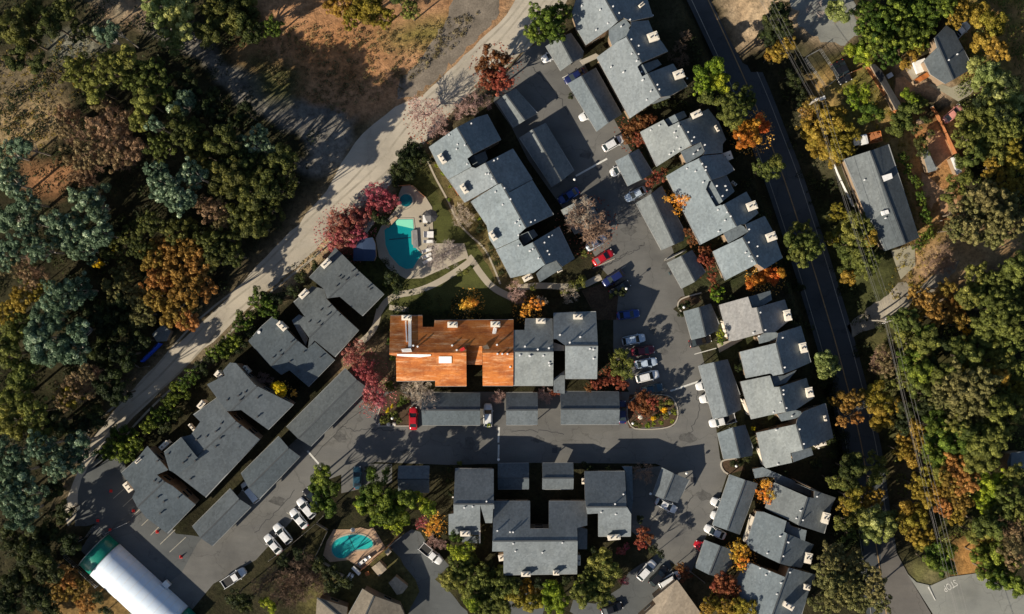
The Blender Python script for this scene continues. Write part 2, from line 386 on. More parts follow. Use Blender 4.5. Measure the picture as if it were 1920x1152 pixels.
def build_ground():
    xs = np.concatenate([[-2500, -900, -350, -180], np.arange(-125, 125.1, .5), [180, 350, 900, 2500]])
    ys = np.concatenate([[-2500, -900, -350, -150], np.arange(-82, 82.1, .5), [150, 350, 900, 2500]])
    X, Y = np.meshgrid(xs, ys)
    ny, nx = X.shape
    PX = X / S + 960; PY = 576 - Y / S
    dx = (vnoise(X, Y, 5, 1) - .5) * 30 + (vnoise(X, Y, 1.6, 2) - .5) * 16
    dy = (vnoise(X, Y, 5, 3) - .5) * 30 + (vnoise(X, Y, 1.6, 4) - .5) * 16
    base = np.zeros((ny, nx, 3)) + np.array([.036, .032, .018])
    n1 = vnoise(X, Y, 7, 5)[..., None]; n2 = vnoise(X, Y, 2.2, 6)[..., None]; n3 = vnoise(X, Y, .9, 7)[..., None]
    base = base * (.55 + .9 * n1) * (.6 + .8 * n2)
    base = base * (1 - .35 * n3) + np.array([.02, .03, .01]) * .35 * n3
    patches = [  # outline, colour A, colour B, softness
        ('. 480,-20 1010,-20 900,110 760,195 660,240 560,215 470,170 440,100 500,40', (.46, .26, .14), (.33, .18, .09), 3),
        ('. 290,-40 330,20 420,110 500,150 560,180 640,215 660,240 640,300 610,345 560,330 590,280 550,240 500,215 420,160 340,105 240,40 210,-20', (.24, .225, .20), (.13, .125, .115), 1),
        ('. 985,-40 1080,-40 1045,40 985,95 930,120 885,165 845,215 800,262 765,300 735,345 700,385 640,412 590,470 520,530 470,575 420,625 380,655 330,705 270,765 215,815 185,860 160,905 150,960 128,985 118,950 140,900 165,835 210,775 270,705 330,650 385,600 440,545 500,480 560,420 610,360 640,305 680,250 740,200 790,178 870,105 950,30', (.34, .27, .18), (.22, .17, .10), 6),
        ('. 560,60 720,60 700,140 560,150', (.45, .23, .11), (.40, .19, .08), 6),
        ('. 700,80 850,30 860,60 760,110', (.24, .19, .06), (.17, .15, .05), 4),
        ('. 430,90 560,110 560,190 500,190', (.10, .10, .04), (.07, .07, .03), 4),
        ('. -80,190 60,170 115,190 110,240 60,290 -80,290', (.36, .27, .15), (.30, .22, .12), 3),
        ('. -80,120 40,110 110,120 110,180 -80,200', (.16, .13, .08), (.20, .16, .10), 4),
        ('. 90,70 190,60 180,100 110,125', (.25, .25, .20), (.20, .20, .16), 3),
        ('. 50,300 160,300 150,350 90,370 40,350', (.38, .20, .10), (.28, .14, .07), 3),
        ('. 160,-20 300,-20 290,50 230,60 180,30', (.32, .27, .19), (.30, .20, .12), 3),
        ('. 1340,-20 1560,-20 1620,40 1590,90 1450,60 1400,90', (.36, .28, .19), (.30, .22, .14), 3),
        ('. 1510,150 1620,110 1700,190 1760,330 1790,420 1760,490 1720,520 1720,440 1650,270 1560,240', (.42, .25, .11), (.30, .22, .07), 3),
        ('. 1560,120 1650,130 1680,220 1640,250 1560,250', (.13, .14, .03), (.19, .15, .06), 4),
        ('. 1700,240 1800,210 1810,330 1780,420 1720,400', (.42, .20, .08), (.33, .19, .08), 2),
        ('. 1660,100 1720,110 1800,160 1770,200 1700,180', (.42, .32, .22), (.36, .24, .15), 2),
        ('. 1780,-60 1990,-60 1990,200 1860,180 1800,160', (.36, .22, .09), (.26, .20, .06), 4),
        ('. 1700,480 1780,440 1960,400 1960,470 1800,540 1700,570', (.42, .30, .17), (.30, .18, .08), 4),
        ('. 1540,380 1600,400 1700,500 1690,560 1600,620 1560,560', (.035, .04, .015), (.05, .055, .02), 3),  # tree shade painted in as dark ground colour
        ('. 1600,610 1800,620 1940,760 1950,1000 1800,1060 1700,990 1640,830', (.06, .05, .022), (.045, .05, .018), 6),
        ('. 1690,860 1760,880 1720,1010 1680,1000', (.16, .12, .07), (.12, .10, .06), 4),
        ('. 1800,1010 1850,990 1840,1080 1790,1100', (.44, .24, .08), (.38, .20, .07), 3),
        ('. 1700,1040 1760,1050 1770,1090 1710,1100', (.20, .18, .09), (.16, .16, .06), 3),
        ('. 100,1060 230,1080 240,1200 60,1200', (.25, .16, .06), (.18, .12, .05), 4),
        ('. 640,640 740,640 745,745 700,770 680,720 600,700', (.27, .20, .12), (.19, .15, .09), 3),
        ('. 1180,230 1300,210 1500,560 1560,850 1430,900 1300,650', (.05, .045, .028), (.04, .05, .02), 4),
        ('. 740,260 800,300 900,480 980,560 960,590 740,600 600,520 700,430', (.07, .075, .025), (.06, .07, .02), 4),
        ('. 800,250 830,250 950,500 1000,540 950,560 860,440', (.20, .155, .08), (.14, .12, .045), 3),
        ('. 540,490 640,420 740,330 760,340 660,460 560,530 500,560', (.42, .32, .20), (.36, .27, .16), 2),
        ('. 700,1010 800,1000 830,1140 560,1150 600,1000', (.13, .12, .045), (.10, .09, .04), 4),
        ('. 1240,1040 1380,1060 1360,1160 1250,1110', (.12, .09, .05), (.09, .08, .04), 4),
    ]
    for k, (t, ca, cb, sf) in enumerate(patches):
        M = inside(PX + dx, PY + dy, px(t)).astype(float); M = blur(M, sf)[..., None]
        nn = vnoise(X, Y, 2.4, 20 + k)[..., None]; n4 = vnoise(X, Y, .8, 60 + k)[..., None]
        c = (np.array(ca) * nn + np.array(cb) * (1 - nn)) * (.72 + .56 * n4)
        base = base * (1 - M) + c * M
    base = np.clip(base, .004, 1)
    Z = terrain(X, Y)
    V = np.stack([X, Y, Z], -1).reshape(-1, 3)
    idx = np.arange(ny * nx).reshape(ny, nx)
    F = np.stack([idx[:-1, :-1], idx[:-1, 1:], idx[1:, 1:], idx[1:, :-1]], -1).reshape(-1, 4)
    me = bpy.data.meshes.new('ground'); me.vertices.add(len(V)); me.vertices.foreach_set('co', V.ravel().astype(np.float32))
    me.loops.add(F.size); me.loops.foreach_set('vertex_index', F.ravel().astype(np.int32))
    me.polygons.add(len(F)); me.polygons.foreach_set('loop_start', np.arange(0, F.size, 4, dtype=np.int32))
    me.update(calc_edges=True)
    ca_ = me.color_attributes.new('soil', 'FLOAT_COLOR', 'POINT')
    ca_.data.foreach_set('color', np.concatenate([base.reshape(-1, 3), np.ones((len(V), 1))], 1).ravel().astype(np.float32))
    m, nt, b = newmat('ground_soil'); at = nt.nodes.new('ShaderNodeAttribute'); at.attribute_name = 'soil'
    v = coords(nt, world=True)
    g = ramp(nt, noise(nt, v, 1.3, 8, .75), [(0.32, (.45, .45, .45)), (0.5, (.95, .95, .95)), (0.7, (1.45, 1.4, 1.35))])
    nt.links.new(mix(nt, 1, at.outputs['Color'], g, 'MULTIPLY'), b.inputs['Base Color']); b.inputs['Roughness'].default_value = .95
    b.inputs['Specular IOR Level'].default_value = .1
    bump(nt, b, noise(nt, v, 1.6, 8, .75), .35, .8)
    o = link('ground', me, m); o['kind'] = 'structure'
build_ground()

# ------------------------------------------------------------------ roads and paved areas
sheet('dirt_road', '. 985,-40 1080,-40 1045,40 985,95 930,120 885,165 845,215 800,262 765,300 735,345 700,385 640,412 590,470 520,530 470,575 420,625 380,655 330,705 270,765 215,815 185,860 160,905 150,960 128,985 118,950 140,900 165,835 210,775 270,705 330,650 385,600 440,545 500,480 560,420 610,360 640,305 680,250 740,200 790,178 870,105 950,30', .004, MAT['dirt'], .12, 2.2)
for k_, o_ in enumerate((-2.6, -1.0, 1.3, 2.9)):
    P_ = smoothline([W(p) for p in px('. 1020,-20 960,75 880,140 800,215 725,300 660,370 580,450 480,540 385,625 290,725 205,805 160,860')])
    n_ = len(P_); Q_ = []
    for i_ in range(n_):
        t_ = (P_[min(n_ - 1, i_ + 1)] - P_[max(0, i_ - 1)]).normalized(); Q_.append(P_[i_] + Vector((-t_.y, t_.x, 0)) * (o_ + .35 * math.sin(i_ * .7 + k_)))
    ribbon('wheel_rut', Q_, .38, .0125, MAT['rut'])
sheet('gravel_shoulder', '. 860,-30 940,-30 935,30 870,100 790,175 740,190 750,150 800,95 830,50', .008, MAT['gravel'], .3, .8)
sheet('parking_road', '. 985,95 1050,60 1090,110 1160,240 1215,340 1262,470 1285,560 1262,580 1290,600 1315,660 1150,660 1150,600 1135,560 1105,548 1150,528 1125,500 1110,470 1040,370 990,300 960,240 925,190 940,150', .010, MAT['asph'])
sheet('parking_road', '. 1150,655 1314,655 1335,740 1350,860 1365,885 1350,930 1335,980 1310,1040 1295,1075 1250,1050 1170,985 1172,905 1195,880 1240,874 1225,868 1275,868 1275,800 1278,770 1245,736 1180,736 1160,700', .0145, MAT['asph'])
sheet('parking_road', '. 700,735 1280,735 1280,830 1276,870 1000,868 842,872 790,870 740,868 690,866 640,874 612,890 600,905 560,840 600,780 690,690', .0185, MAT['asph'])
sheet('parking_road', '. 690,690 722,760 720,860 600,905 585,935 480,1050 400,1095 330,1180 205,1180 340,1075 370,1020 470,900 560,820', .0140, MAT['asph'])
sheet('parking_road', '. 640,870 735,870 735,905 640,925', .0105, MAT['asph'])
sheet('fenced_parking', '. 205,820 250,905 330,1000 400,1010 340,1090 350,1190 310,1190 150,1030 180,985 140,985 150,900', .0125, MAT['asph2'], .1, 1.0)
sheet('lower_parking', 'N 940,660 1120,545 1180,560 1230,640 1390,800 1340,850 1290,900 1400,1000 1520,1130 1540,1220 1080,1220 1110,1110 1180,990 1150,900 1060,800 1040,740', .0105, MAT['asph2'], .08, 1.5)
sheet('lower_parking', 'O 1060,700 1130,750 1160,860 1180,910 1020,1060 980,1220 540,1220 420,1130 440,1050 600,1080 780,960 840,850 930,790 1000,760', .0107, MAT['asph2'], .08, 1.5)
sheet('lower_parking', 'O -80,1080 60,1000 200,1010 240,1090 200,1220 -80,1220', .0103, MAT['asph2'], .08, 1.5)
def offset(P, dd):
    out = []
    for i, p in enumerate(P):
        t = (P[min(len(P) - 1, i + 1)] - P[max(0, i - 1)]); t.z = 0; t.normalize(); out.append(p + Vector((-t.y, t.x, 0)) * dd)
    return out
ribbon('street', SW, 7.6, .05, MAT['street'])
ribbon('street_centre_line', SW, .22, .128, MAT['yline'])
ribbon('street_edge_line', offset(SW, 2.85)[:-12], .13, .056, MAT['linef'])
ribbon('street_edge_line', offset(SW, -2.95), .13, .128, MAT['linef'])
draped('street_apron', '. 1650,1000 1668,1000 1680,1035 1696,1065 1712,1095 1745,1150 1770,1230 1655,1230 1652,1100', .12, MAT['apron'])
draped('side_street', '. 1700,1075 1718,1092 1745,1098 1780,1082 1830,1075 1880,1100 1990,1130 1990,1220 1775,1220 1748,1150', .13, MAT['side'])
ribbon('side_street_line', [W(p) for p in px('w 765,770 870,965')], .2, .138, MAT['line'])
draped('driveway', '. 1588,612 1610,590 1640,568 1665,552 1685,530 1700,528 1720,545 1760,505 1800,488 1790,510 1750,545 1715,566 1680,592 1640,615 1600,632', .05, MAT['track2'], .12)
draped('concrete_pad', 'H 885,695 1055,645 1060,800 955,900', .08, MAT['pad'])
draped('top_lane', '. 1470,-20 1600,-20 1606,60 1585,85 1540,80 1500,50', .03, MAT['side'], .3)
for k_, t_ in enumerate(('G 740,445 800,405 880,350', 'G 600,830 700,790 830,710 900,690 960,630', 'G 610,815 720,780 850,690', 'K 0,880 200,870 420,905', 'J 600,850 760,870 900,860 1100,880', 'K 1290,900 1350,700 1330,560', 'O 1300,300 1250,420 1300,560', 'N 0,560 140,420 300,230', 'C 130,480 300,640 420,860', 'J 400,1080 620,840 800,700')):
    P_ = [W(p) for p in px(t_)]; Q_ = []
    for a_, b_ in zip(P_[:-1], P_[1:]):
        for j_ in range(8): Q_.append(a_.lerp(b_, j_ / 8) + Vector((rnd.gauss(0, .18), rnd.gauss(0, .18), 0)))
    ribbon('crack_seal', Q_, .13, .0235, MAT['seal'])
for k_, (x_, y_, r_) in enumerate(((1180, 430, 1.6), (1225, 620, 1.3), (1290, 820, 1.8), (880, 830, 1.4), (1010, 825, 1.2), (1320, 930, 1.6), (1100, 290, 1.3), (640, 820, 1.4), (520, 940, 1.6), (1245, 660, 1.0), (1110, 190, 1.2), (760, 850, 1.1), (1250, 500, 1.3))):
    c_ = W((x_, y_)); pts_ = [(c_.x + math.cos(a_) * r_ * rnd.uniform(.5, 1.2), c_.y + math.sin(a_) * r_ * rnd.uniform(.4, .9)) for a_ in np.linspace(0, 6.28, 15)[:-1]]
    me_ = bpy.data.meshes.new('oil_stain'); me_.from_pydata([(c_.x, c_.y, .0225)] + [(p_[0], p_[1], .0225) for p_ in pts_], [], [(0, i_ + 1, (i_ + 1) % 14 + 1) for i_ in range(14)]); link('oil_stain', me_, MAT['stain'])['kind'] = 'structure'
# garden beds set between the paved areas
sheet('garden_bed', '. 712,755 725,740 745,735 770,740 772,798 712,798', .022, MAT['litter'], .08, .8, label=None)
kerb('kerb', '. 712,798 704,795 706,785 715,760', False)
kerb('kerb', '. 708,799 768,799', False)
sheet('garden_bed', '. 1180,740 1245,738 1262,752 1270,780 1262,800 1180,803 1175,790', .022, MAT['litter'])
kerb('kerb', '. 1176,742 1176,803 1215,806 1258,802 1272,785 1270,760 1255,738')
sheet('garden_bed', 'K 150,590 185,590 185,840 150,840', .022, MAT['litter'])
sheet('garden_bed', 'y 1420,160 1600,120 1700,250 1480,310 1440,260', .022, MAT['litter'])
kerb('kerb', 'y 1500,300 1450,270 1415,200 1430,140 1600,120', False, .3, .15)
sheet('garden_bed', 'e 265,950 310,900 500,880 560,960 450,1000 300,1090', .022, MAT['litter'])
kerb('kerb', 'e 310,1085 270,1030 270,970 320,915 560,850', False, .25, .15)
sheet('garden_bed', '. 1090,545 1150,525 1160,548 1155,600 1120,600', .022, MAT['litter'])
kerb('kerb', 'G 580,820 740,750', False, .15, .12); kerb('kerb', 'G 690,890 820,800', False, .15, .12)
# lawns and footpaths
sheet('lawn', 'F 1255,380 1330,340 1400,420 1440,520 1560,600 1640,760 1720,900 1690,960 1590,820 1490,690 1330,640 1260,560', .024, MAT['lawn'], .12, 1)
sheet('lawn', 'F 1200,960 1480,830 1560,800 1700,1000 1840,1060 1843,1150 1100,1150 1000,1060', .024, MAT['lawn'], .12, 1)
for n_, (t_, w_) in enumerate((('F 1840,1030 1700,960 1610,850 1560,770 1530,735', 1.3), ('F 1560,755 1460,830 1300,930 1150,990 1010,1010 930,1060 880,1150', 1.2),
               ('F 1100,1120 960,1100', 1.0), ('J 890,0 850,160 720,270', 1.2), ('G 40,960 200,940 480,960 640,880', 1.2))):
    ribbon('footpath', smoothline([W(p) for p in px(t_)]), w_, .0285 + .004 * n_, MAT['conc'])
ribbon('footpath', smoothline([W(p) for p in px('i 60,590 150,800 240,960 330,1130 j -40,300 100,480 300,640 400,860 480,1060')]), .35, .052, MAT['conc'])
# white painted stall lines
for t_ in ('G 460,155 685,30', 'J 1750,850 1745,960', 'J 1748,975 1745,1095', 'J 370,1020 475,1140', 'K 1140,590 1345,520', 'G 1100,760 1245,690', 'a 225,965 480,830', 'f 210,820 480,745', 'c 0,540 240,405'):
    ribbon('painted_line', [W(p) for p in px(t_)], .34 if t_[0] in 'JKG' else .16, .026, MAT['line'])
for t_ in ('u 880,335 785,430', 'u 975,455 895,530', 'u 1105,535 1000,640', 'u 1285,575 1110,745', 'u 1410,660 1220,835', 'u 700,100 570,215', 'u 800,200 680,310', 'y 620,780 770,885', 'N 340,300 390,270', 'N 220,420 270,450', 'y 760,710 850,770'):
    ribbon('stall_line', [W(p) for p in px(t_)], .13, .026, MAT['linef'])
# STOP stencil on the side street
def pavement_text():
    cu = bpy.data.curves.new('stop_text', 'FONT'); cu.body = 'STOP'; cu.size = 2.4; cu.align_x = 'CENTER'; cu.align_y = 'CENTER'
    tmp = bpy.data.objects.new('tmp', cu); COL.objects.link(tmp)
    me = bpy.data.meshes.new_from_object(tmp.evaluated_get(bpy.context.evaluated_depsgraph_get())); me.materials.clear()
    bpy.data.objects.remove(tmp)
    o = link('stop_lettering', me, MAT['line']); o.location = W((1781, 1098)); o.location.z = .138; o.rotation_euler = (0, 0, R(210))
    o.scale = (.5, .8, 1); tag(o, 'white STOP lettering painted on the pale side street at the lower right', 'road marking')
pavement_text()

# ------------------------------------------------------------------ pools
def round_poly(P, n):
    for _ in range(n):
        Q = []
        for i in range(len(P)):
            a, b = P[i], P[(i + 1) % len(P)]; Q += [a.lerp(b, .25), a.lerp(b, .75)]
        P = Q
    return P
def pool(name, label, text, water, deck_text, deckmat, smooth, shallow=None, lines=()):
    P = round_poly([W(p) for p in px(text)], smooth)
    D = [W(p) for p in px(deck_text)]
    c = sum(P, Vector()) / len(P)
    root = empty(name, (c.x, c.y, 0), 0, label, 'swimming pool')
    # deck with a raised edge
    me = prism_mesh('deck', D, 0.0, .10, (c.x, c.y)); link('deck', me, deckmat, root)
    bm = bmesh.new()
    n = len(P); 
    ring = []
    for (off, z) in ((.0, .10), (.0, .17), (.28, .17), (.28, .10)):
        row = []
        for i, p in enumerate(P):
            t = (P[(i + 1) % n] - P[i - 1]).normalized(); nn = Vector((t.y, -t.x, 0))
            if nn.dot(p - c) < 0: nn = -nn
            q = p + nn * off; row.append(bm.verts.new((q.x - c.x, q.y - c.y, z)))
        ring.append(row)
    for a, b in zip(ring[:-1], ring[1:]):
        for i in range(n): bm.faces.new((a[i], a[(i + 1) % n], b[(i + 1) % n], b[i]))
    bmesh.ops.recalc_face_normals(bm, faces=bm.faces)
    link('coping', frombm(bm, 'coping'), MAT['conc'], root)
    me = prism_mesh('water', P, .101, .13, (c.x, c.y)); link('water', me, water, root)
    if shallow:
        me = prism_mesh('shallow_step', [W(p) for p in px(shallow)], .1305, .138, (c.x, c.y)); link('shallow_step', me, MAT['shallow'], root)
    for t_, w_ in lines:
        Q = [W(p) - Vector((c.x, c.y, 0)) for p in px(t_)]
        o = ribbon('lane_line', Q, w_, .1345 if not shallow else .143, MAT['tile'], None, parent=root)
    return root
pool('swimming_pool', 'turquoise angular swimming pool with a shallow step on a tan deck beside the lawn', 'q 790,550 1035,548 1045,690 1010,725 1015,905 1165,1050 1100,1140 F 1130,820 1080,826 1030,800 960,720 932,650 925,545', MAT['water1'],
     'F 1055,225 1130,222 1225,310 1268,380 1280,640 1500,640 1530,740 1200,890 1080,895 960,830 885,740 862,600 900,520 960,450 1010,390 1030,280', MAT['conc'], 0,
     'q 795,556 1030,554 1040,686 780,628', [('q 690,842 1000,812', .22)])
pool('swimming_pool', 'kidney shaped teal swimming pool on an orange stone terrace behind the row of white cars', 'N 542,680 560,625 620,592 700,574 780,582 840,620 846,660 800,684 730,684 690,700 650,745 600,752 558,728', MAT['water2'],
     'r 350,330 600,330 740,300 850,330 920,300 1105,600 790,900 730,890 560,770 300,800 200,700 250,500', MAT['patio'], 2, None, [('r 560,410 650,610', .15), ('r 400,700 520,620 810,470', .05)])
def spa():
    c = W(px('q 935,280')[0])
    root = empty('spa_tub', (c.x, c.y, 0), 0, 'small round spa tub with dark teal water at the top of the pool deck', 'spa')
    bm = bmesh.new(); bmesh.ops.create_cone(bm, cap_ends=True, segments=32, radius1=1.5, radius2=1.5, depth=.5)
    bmesh.ops.translate(bm, verts=bm.verts, vec=(0, 0, .25)); link('shell', frombm(bm, 'shell'), MAT['conc'], root)
    bm = bmesh.new(); bmesh.ops.create_cone(bm, cap_ends=True, segments=32, radius1=1.22, radius2=1.22, depth=.04)
    bmesh.ops.translate(bm, verts=bm.verts, vec=(0, 0, .515)); link('water', frombm(bm, 'water'), MAT['spa'], root)
spa()

# ------------------------------------------------------------------ buildings
def inset(P, dd):
    n = len(P); A = sum(P[i].x * P[(i + 1) % n].y - P[(i + 1) % n].x * P[i].y for i in range(n)) / 2
    sg = 1 if A > 0 else -1; out = []
    for i in range(n):
        a, b, c = P[i - 1], P[i], P[(i + 1) % n]
        e1 = (b - a).normalized(); e2 = (c - b).normalized()
        n1 = Vector((-e1.y, e1.x, 0)) * sg; n2 = Vector((-e2.y, e2.x, 0)) * sg
        k = n1 + n2
        if k.length < .2: k = n1
        k = k / max(.35, k.dot(n1)) if k.length else n1
        out.append(b + k * dd)
    return out
def pinpoly(x, y, P):
    r = False; n = len(P)
    for i in range(n):
        a, b = P[i], P[(i + 1) % n]
        if (a.y > y) != (b.y > y) and x < (b.x - a.x) * (y - a.y) / (b.y - a.y) + a.x: r = not r
    return r
class Building:
    def __init__(s, name, label, cat, at, group=None):
        c = W(px(at)[0], 0); s.c = Vector((c.x, c.y, 0)); s.units = []
        s.root = empty(name, s.c, 0, label, cat, group)
    def unit(s, poly, ridge, zr, pitch=.57, roof='roofA', wall='wall', floor=0.0, windows=True, cap=True, thick=.2, over=.35, posts=False):
        if roof in ('roofA', 'roofW', 'roofC'): roof = rnd.choice([roof, roof + '0', roof + '1', roof + '2'])
        A, B = [W(p, zr) for p in px(ridge)]
        dd = (B - A).normalized(); nn = Vector((-dd.y, dd.x, 0))
        hgt = lambda q: zr - abs((q - A).dot(nn)) * pitch
        P = []
        for p in px(poly):
            z = zr
            for _ in range(5):
                q = W(p, z); q2 = Vector((q.x, q.y, zr)); z = hgt(q2)
            P.append(Vector((q.x, q.y, 0)))
        A0 = Vector((A.x, A.y, 0)); h0 = lambda x, y: zr - abs((Vector((x, y, 0)) - A0).dot(nn)) * pitch
        s.units.append((P, h0))
        cx, cy = s.c.x, s.c.y
        def shell(Q, zf, ext, mi):
            bm = bmesh.new(); vs = [bm.verts.new((q.x, q.y, 0)) for q in Q]
            for t_ in tessellate_polygon([[Vector((q.x, q.y, 0)) for q in Q]]):
                if Vector(((Q[t_[1]] - Q[t_[0]]).to_2d().to_3d())).cross((Q[t_[2]] - Q[t_[0]])).length > 1e-5: bm.faces.new([vs[k_] for k_ in t_])
            bmesh.ops.recalc_face_normals(bm, faces=bm.faces)
            bmesh.ops.bisect_plane(bm, geom=bm.verts[:] + bm.edges[:] + bm.faces[:], plane_co=A0, plane_no=nn, dist=1e-4)
            for v in bm.verts: v.co.z = zf(v.co.x, v.co.y)
            r = bmesh.ops.extrude_face_region(bm, geom=bm.faces[:])
            nv = [g for g in r['geom'] if isinstance(g, bmesh.types.BMVert)]
            for v in nv: v.co.z = ext(v.co.x, v.co.y)
            bmesh.ops.recalc_face_normals(bm, faces=bm.faces)
            bmesh.ops.translate(bm, verts=bm.verts, vec=(-cx, -cy, 0))
            for f in bm.faces:
                f.normal_update()
                if abs(f.normal.z) < .2: f.material_index = mi
            return bm
        bm = shell(P, h0, lambda x, y: h0(x, y) + thick, 1)
        link('roof', frombm(bm, 'roof'), [MAT[roof], MAT['fascia']], s.root)
        if wall:
            Q = inset(P, over)
            bm = shell(Q, lambda x, y: floor - (5 if cx > 30 else .3), lambda x, y: h0(x, y) + .08, 0)
            link('wall', frombm(bm, 'wall'), [MAT[wall]], s.root)
            if windows:
                n = len(Q)
                for i in range(n):
                    a, b = Q[i], Q[(i + 1) % n]; L = (b - a).length
                    if L < 3.5: continue
                    t = (b - a) / L; m_ = (a + b) / 2; out = Vector((t.y, -t.x, 0))
                    if pinpoly((m_ + out * .2).x, (m_ + out * .2).y, Q): out = -out
                    zt = min(h0(a.x, a.y), h0(b.x, b.y))
                    k = 2 if L > 7 else 1
                    for jj in range(k):
                        pp = a.lerp(b, (jj + .5) / k) + out * .03
                        for zc in ([1.5, 4.1] if zt > 5 else [1.5]):
                            if zc + .7 > zt: continue
                            key = 'win'
                            if key not in PROTO:
                                bw = bmesh.new(); box(bw, 0, 0, 0, 1.5, .08, 1.2); box(bw, 0, 0, 0, 1.66, .05, 1.36, 0, 1); PROTO[key] = frombm(bw, 'window'); PROTO[key].materials.append(MAT['glass']); PROTO[key].materials.append(MAT['fascia'])
                            o = bpy.data.objects.new('window', PROTO[key]); COL.objects.link(o); o.parent = s.root
                            o.location = (pp.x - cx, pp.y - cy, zc); o.rotation_euler = (0, 0, math.atan2(t.y, t.x))
        if posts:
            Q = inset(P, .45); n = len(Q)
            for i in range(n):
                a, b = Q[i], Q[(i + 1) % n]; L = (b - a).length; m = max(1, round(L / 5.5))
                for k in range(m):
                    q = a.lerp(b, k / m); zt = h0(q.x, q.y)
                    if zt < .5: continue
                    bm = bmesh.new(); box(bm, q.x - cx, q.y - cy, zt / 2, .14, .14, zt + .05)
                    link('post', frombm(bm, 'post'), MAT['wallg'], s.root)
        if pitch > .3:
            n = len(P)
            for i in range(n):
                a, b = P[i], P[(i + 1) % n]; L = (b - a).length
                if L < 2.5: continue
                t = (b - a) / L
                if abs(t.dot(dd)) < .985 or abs(((a + b) / 2 - A0).dot(nn)) < 1.5: continue
                mm = (a + b) / 2; bm = bmesh.new(); box(bm, mm.x - cx, mm.y - cy, h0(mm.x, mm.y) + .1, L - .1, .16, .12, math.atan2(t.y, t.x))
                link('gutter', frombm(bm, 'gutter'), MAT['gutter'], s.root)
        if cap and pitch > .1:
            ts = []
            n = len(P)
            for i in range(n):
                a, b = P[i], P[(i + 1) % n]; da = (a - A0).dot(nn); db = (b - A0).dot(nn)
                if (da > 0) != (db > 0):
                    q = a.lerp(b, da / (da - db)); ts.append((q - A0).dot(dd))
            ts.sort()
            for t0, t1 in zip(ts[::2], ts[1::2]):
                if t1 - t0 < 1: continue
                q0 = A0 + dd * (t0 + .1); q1 = A0 + dd * (t1 - .1); mm = (q0 + q1) / 2
                bm = bmesh.new(); box(bm, mm.x - cx, mm.y - cy, zr + thick + .03, (t1 - t0) - .2, .26, .10, math.atan2(dd.y, dd.x))
                link('ridge_cap', frombm(bm, 'ridge_cap'), MAT['ridge'], s.root)
        return s
    def height(s, x, y):
        hs = [h(x, y) for P, h in s.units if pinpoly(x, y, P)]
        return max(hs) if hs else 3.0
    def spot(s, p, dz=0):
        z = 6
        for _ in range(4):
            q = W(p, z + dz); z = s.height(q.x, q.y)
        return q, z
    def vents(s, text, size=.17, dark=False):
        for k, p in enumerate(px(text)):
            q, z = s.spot(p); bm = bmesh.new(); hh = .12 + .25 * ((k * 7) % 3)/2
            tube(bm, (0, 0, 0), (0, 0, hh + .2), size * .7, size * .7, 8); tube(bm, (0, 0, hh + .15), (0, 0, hh + .3), size, size * .9, 8)
            o = link('vent_pipe', frombm(bm, 'vent_pipe'), MAT['flue'] if dark else MAT['vent'], s.root, (q.x - s.c.x, q.y - s.c.y, z + .1))
        return s
    def chimney(s, text, ang=0, sx=1.9, sy=1.15, up=1.7, mat='cream'):
        for p in px(text):
            q, z = s.spot(p, up)
            bm = bmesh.new(); zz = max(.5, z - 1.2)
            box(bm, 0, 0, (z + up - .3 + zz) / 2, sx - .15, sy - .15, z + up - .3 - zz, 0); box(bm, 0, 0, z + up - .15, sx, sy, .3, 0)
            box(bm, 0, 0, z + up + .04, sx * .8, sy * .7, .09, 0)
            c = link('chimney', frombm(bm, 'chimney'), MAT[mat], s.root, (q.x - s.c.x, q.y - s.c.y, 0)); c.rotation_euler = (0, 0, ang)
            for sg in (-1, 1):
                bm = bmesh.new(); tube(bm, (sg * sx * .22, 0, z + up), (sg * sx * .22, 0, z + up + .4), .14, .14, 10)
                link('flue', frombm(bm, 'flue'), MAT['flue'], c)
        return s
    def slab(s, name, text, z0, z1, mat):
        P = [W(p, z1) for p in px(text)]
        link(name, prism_mesh(name, P, z0, z1, (s.c.x, s.c.y)), MAT[mat], s.root); return s
PROTO = {}
B_ = Building
# top row, at the upper edge
b = B_('apartment_building', 'pale grey stepped condominium at the top edge with a long hip roof by the street', 'building', 'a 950,700')
RA = 'a 760,5 1414,1150'
b.unit('a 440,-150 1200,-150 1290,40 1345,210 1070,268 980,225 800,365 520,560 395,345 340,170', RA, 8.5)
b.unit('. 1118.8,107.9 1147,87 1156.8,79 1172.7,71 1183,50 1182.6,41 1216,39 1225,61 1243,82 1252.5,97 1200.9,120 1194.8,126 1203.9,144.4 1213,139 1261.6,120 1288.7,163 1256.8,180 1238.5,183 1199,210 1180.8,222.5', RA, 8.2)
b.unit('a 800,365 1000,230 1070,320 1045,350 1070,415 1010,460 900,520 840,570 800,470', 'a 1000,230 1070,415', 6.9, .04, cap=False, windows=False)
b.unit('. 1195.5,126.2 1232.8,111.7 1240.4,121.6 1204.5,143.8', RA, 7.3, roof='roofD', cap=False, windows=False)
b.slab('balcony', 'a 440,750 640,660 700,700 480,800', 3.2, 3.5, 'conc')
b.slab('balcony', 'b 640,560 880,440 905,480 700,560', 4.9, 5.1, 'roofC')
b.vents('a 465,80 690,130 640,380 785,295 950,335 825,835 975,900 1210,1000 850,90 1060,250 1075,495 1165,575 1165,675 1200,895 1140,760 1080,670 1340,200 1395,1055 1420,1110 925,170 b 655,410 605,515 560,270 320,175 1105,250')
b.chimney('a 1348,455', R(20), 2.0, 1.7); b.chimney('a 1665,920', R(20), 2.0, 1.6); b.chimney('a 1205,60', R(40), 1.2, .6, 1.2)
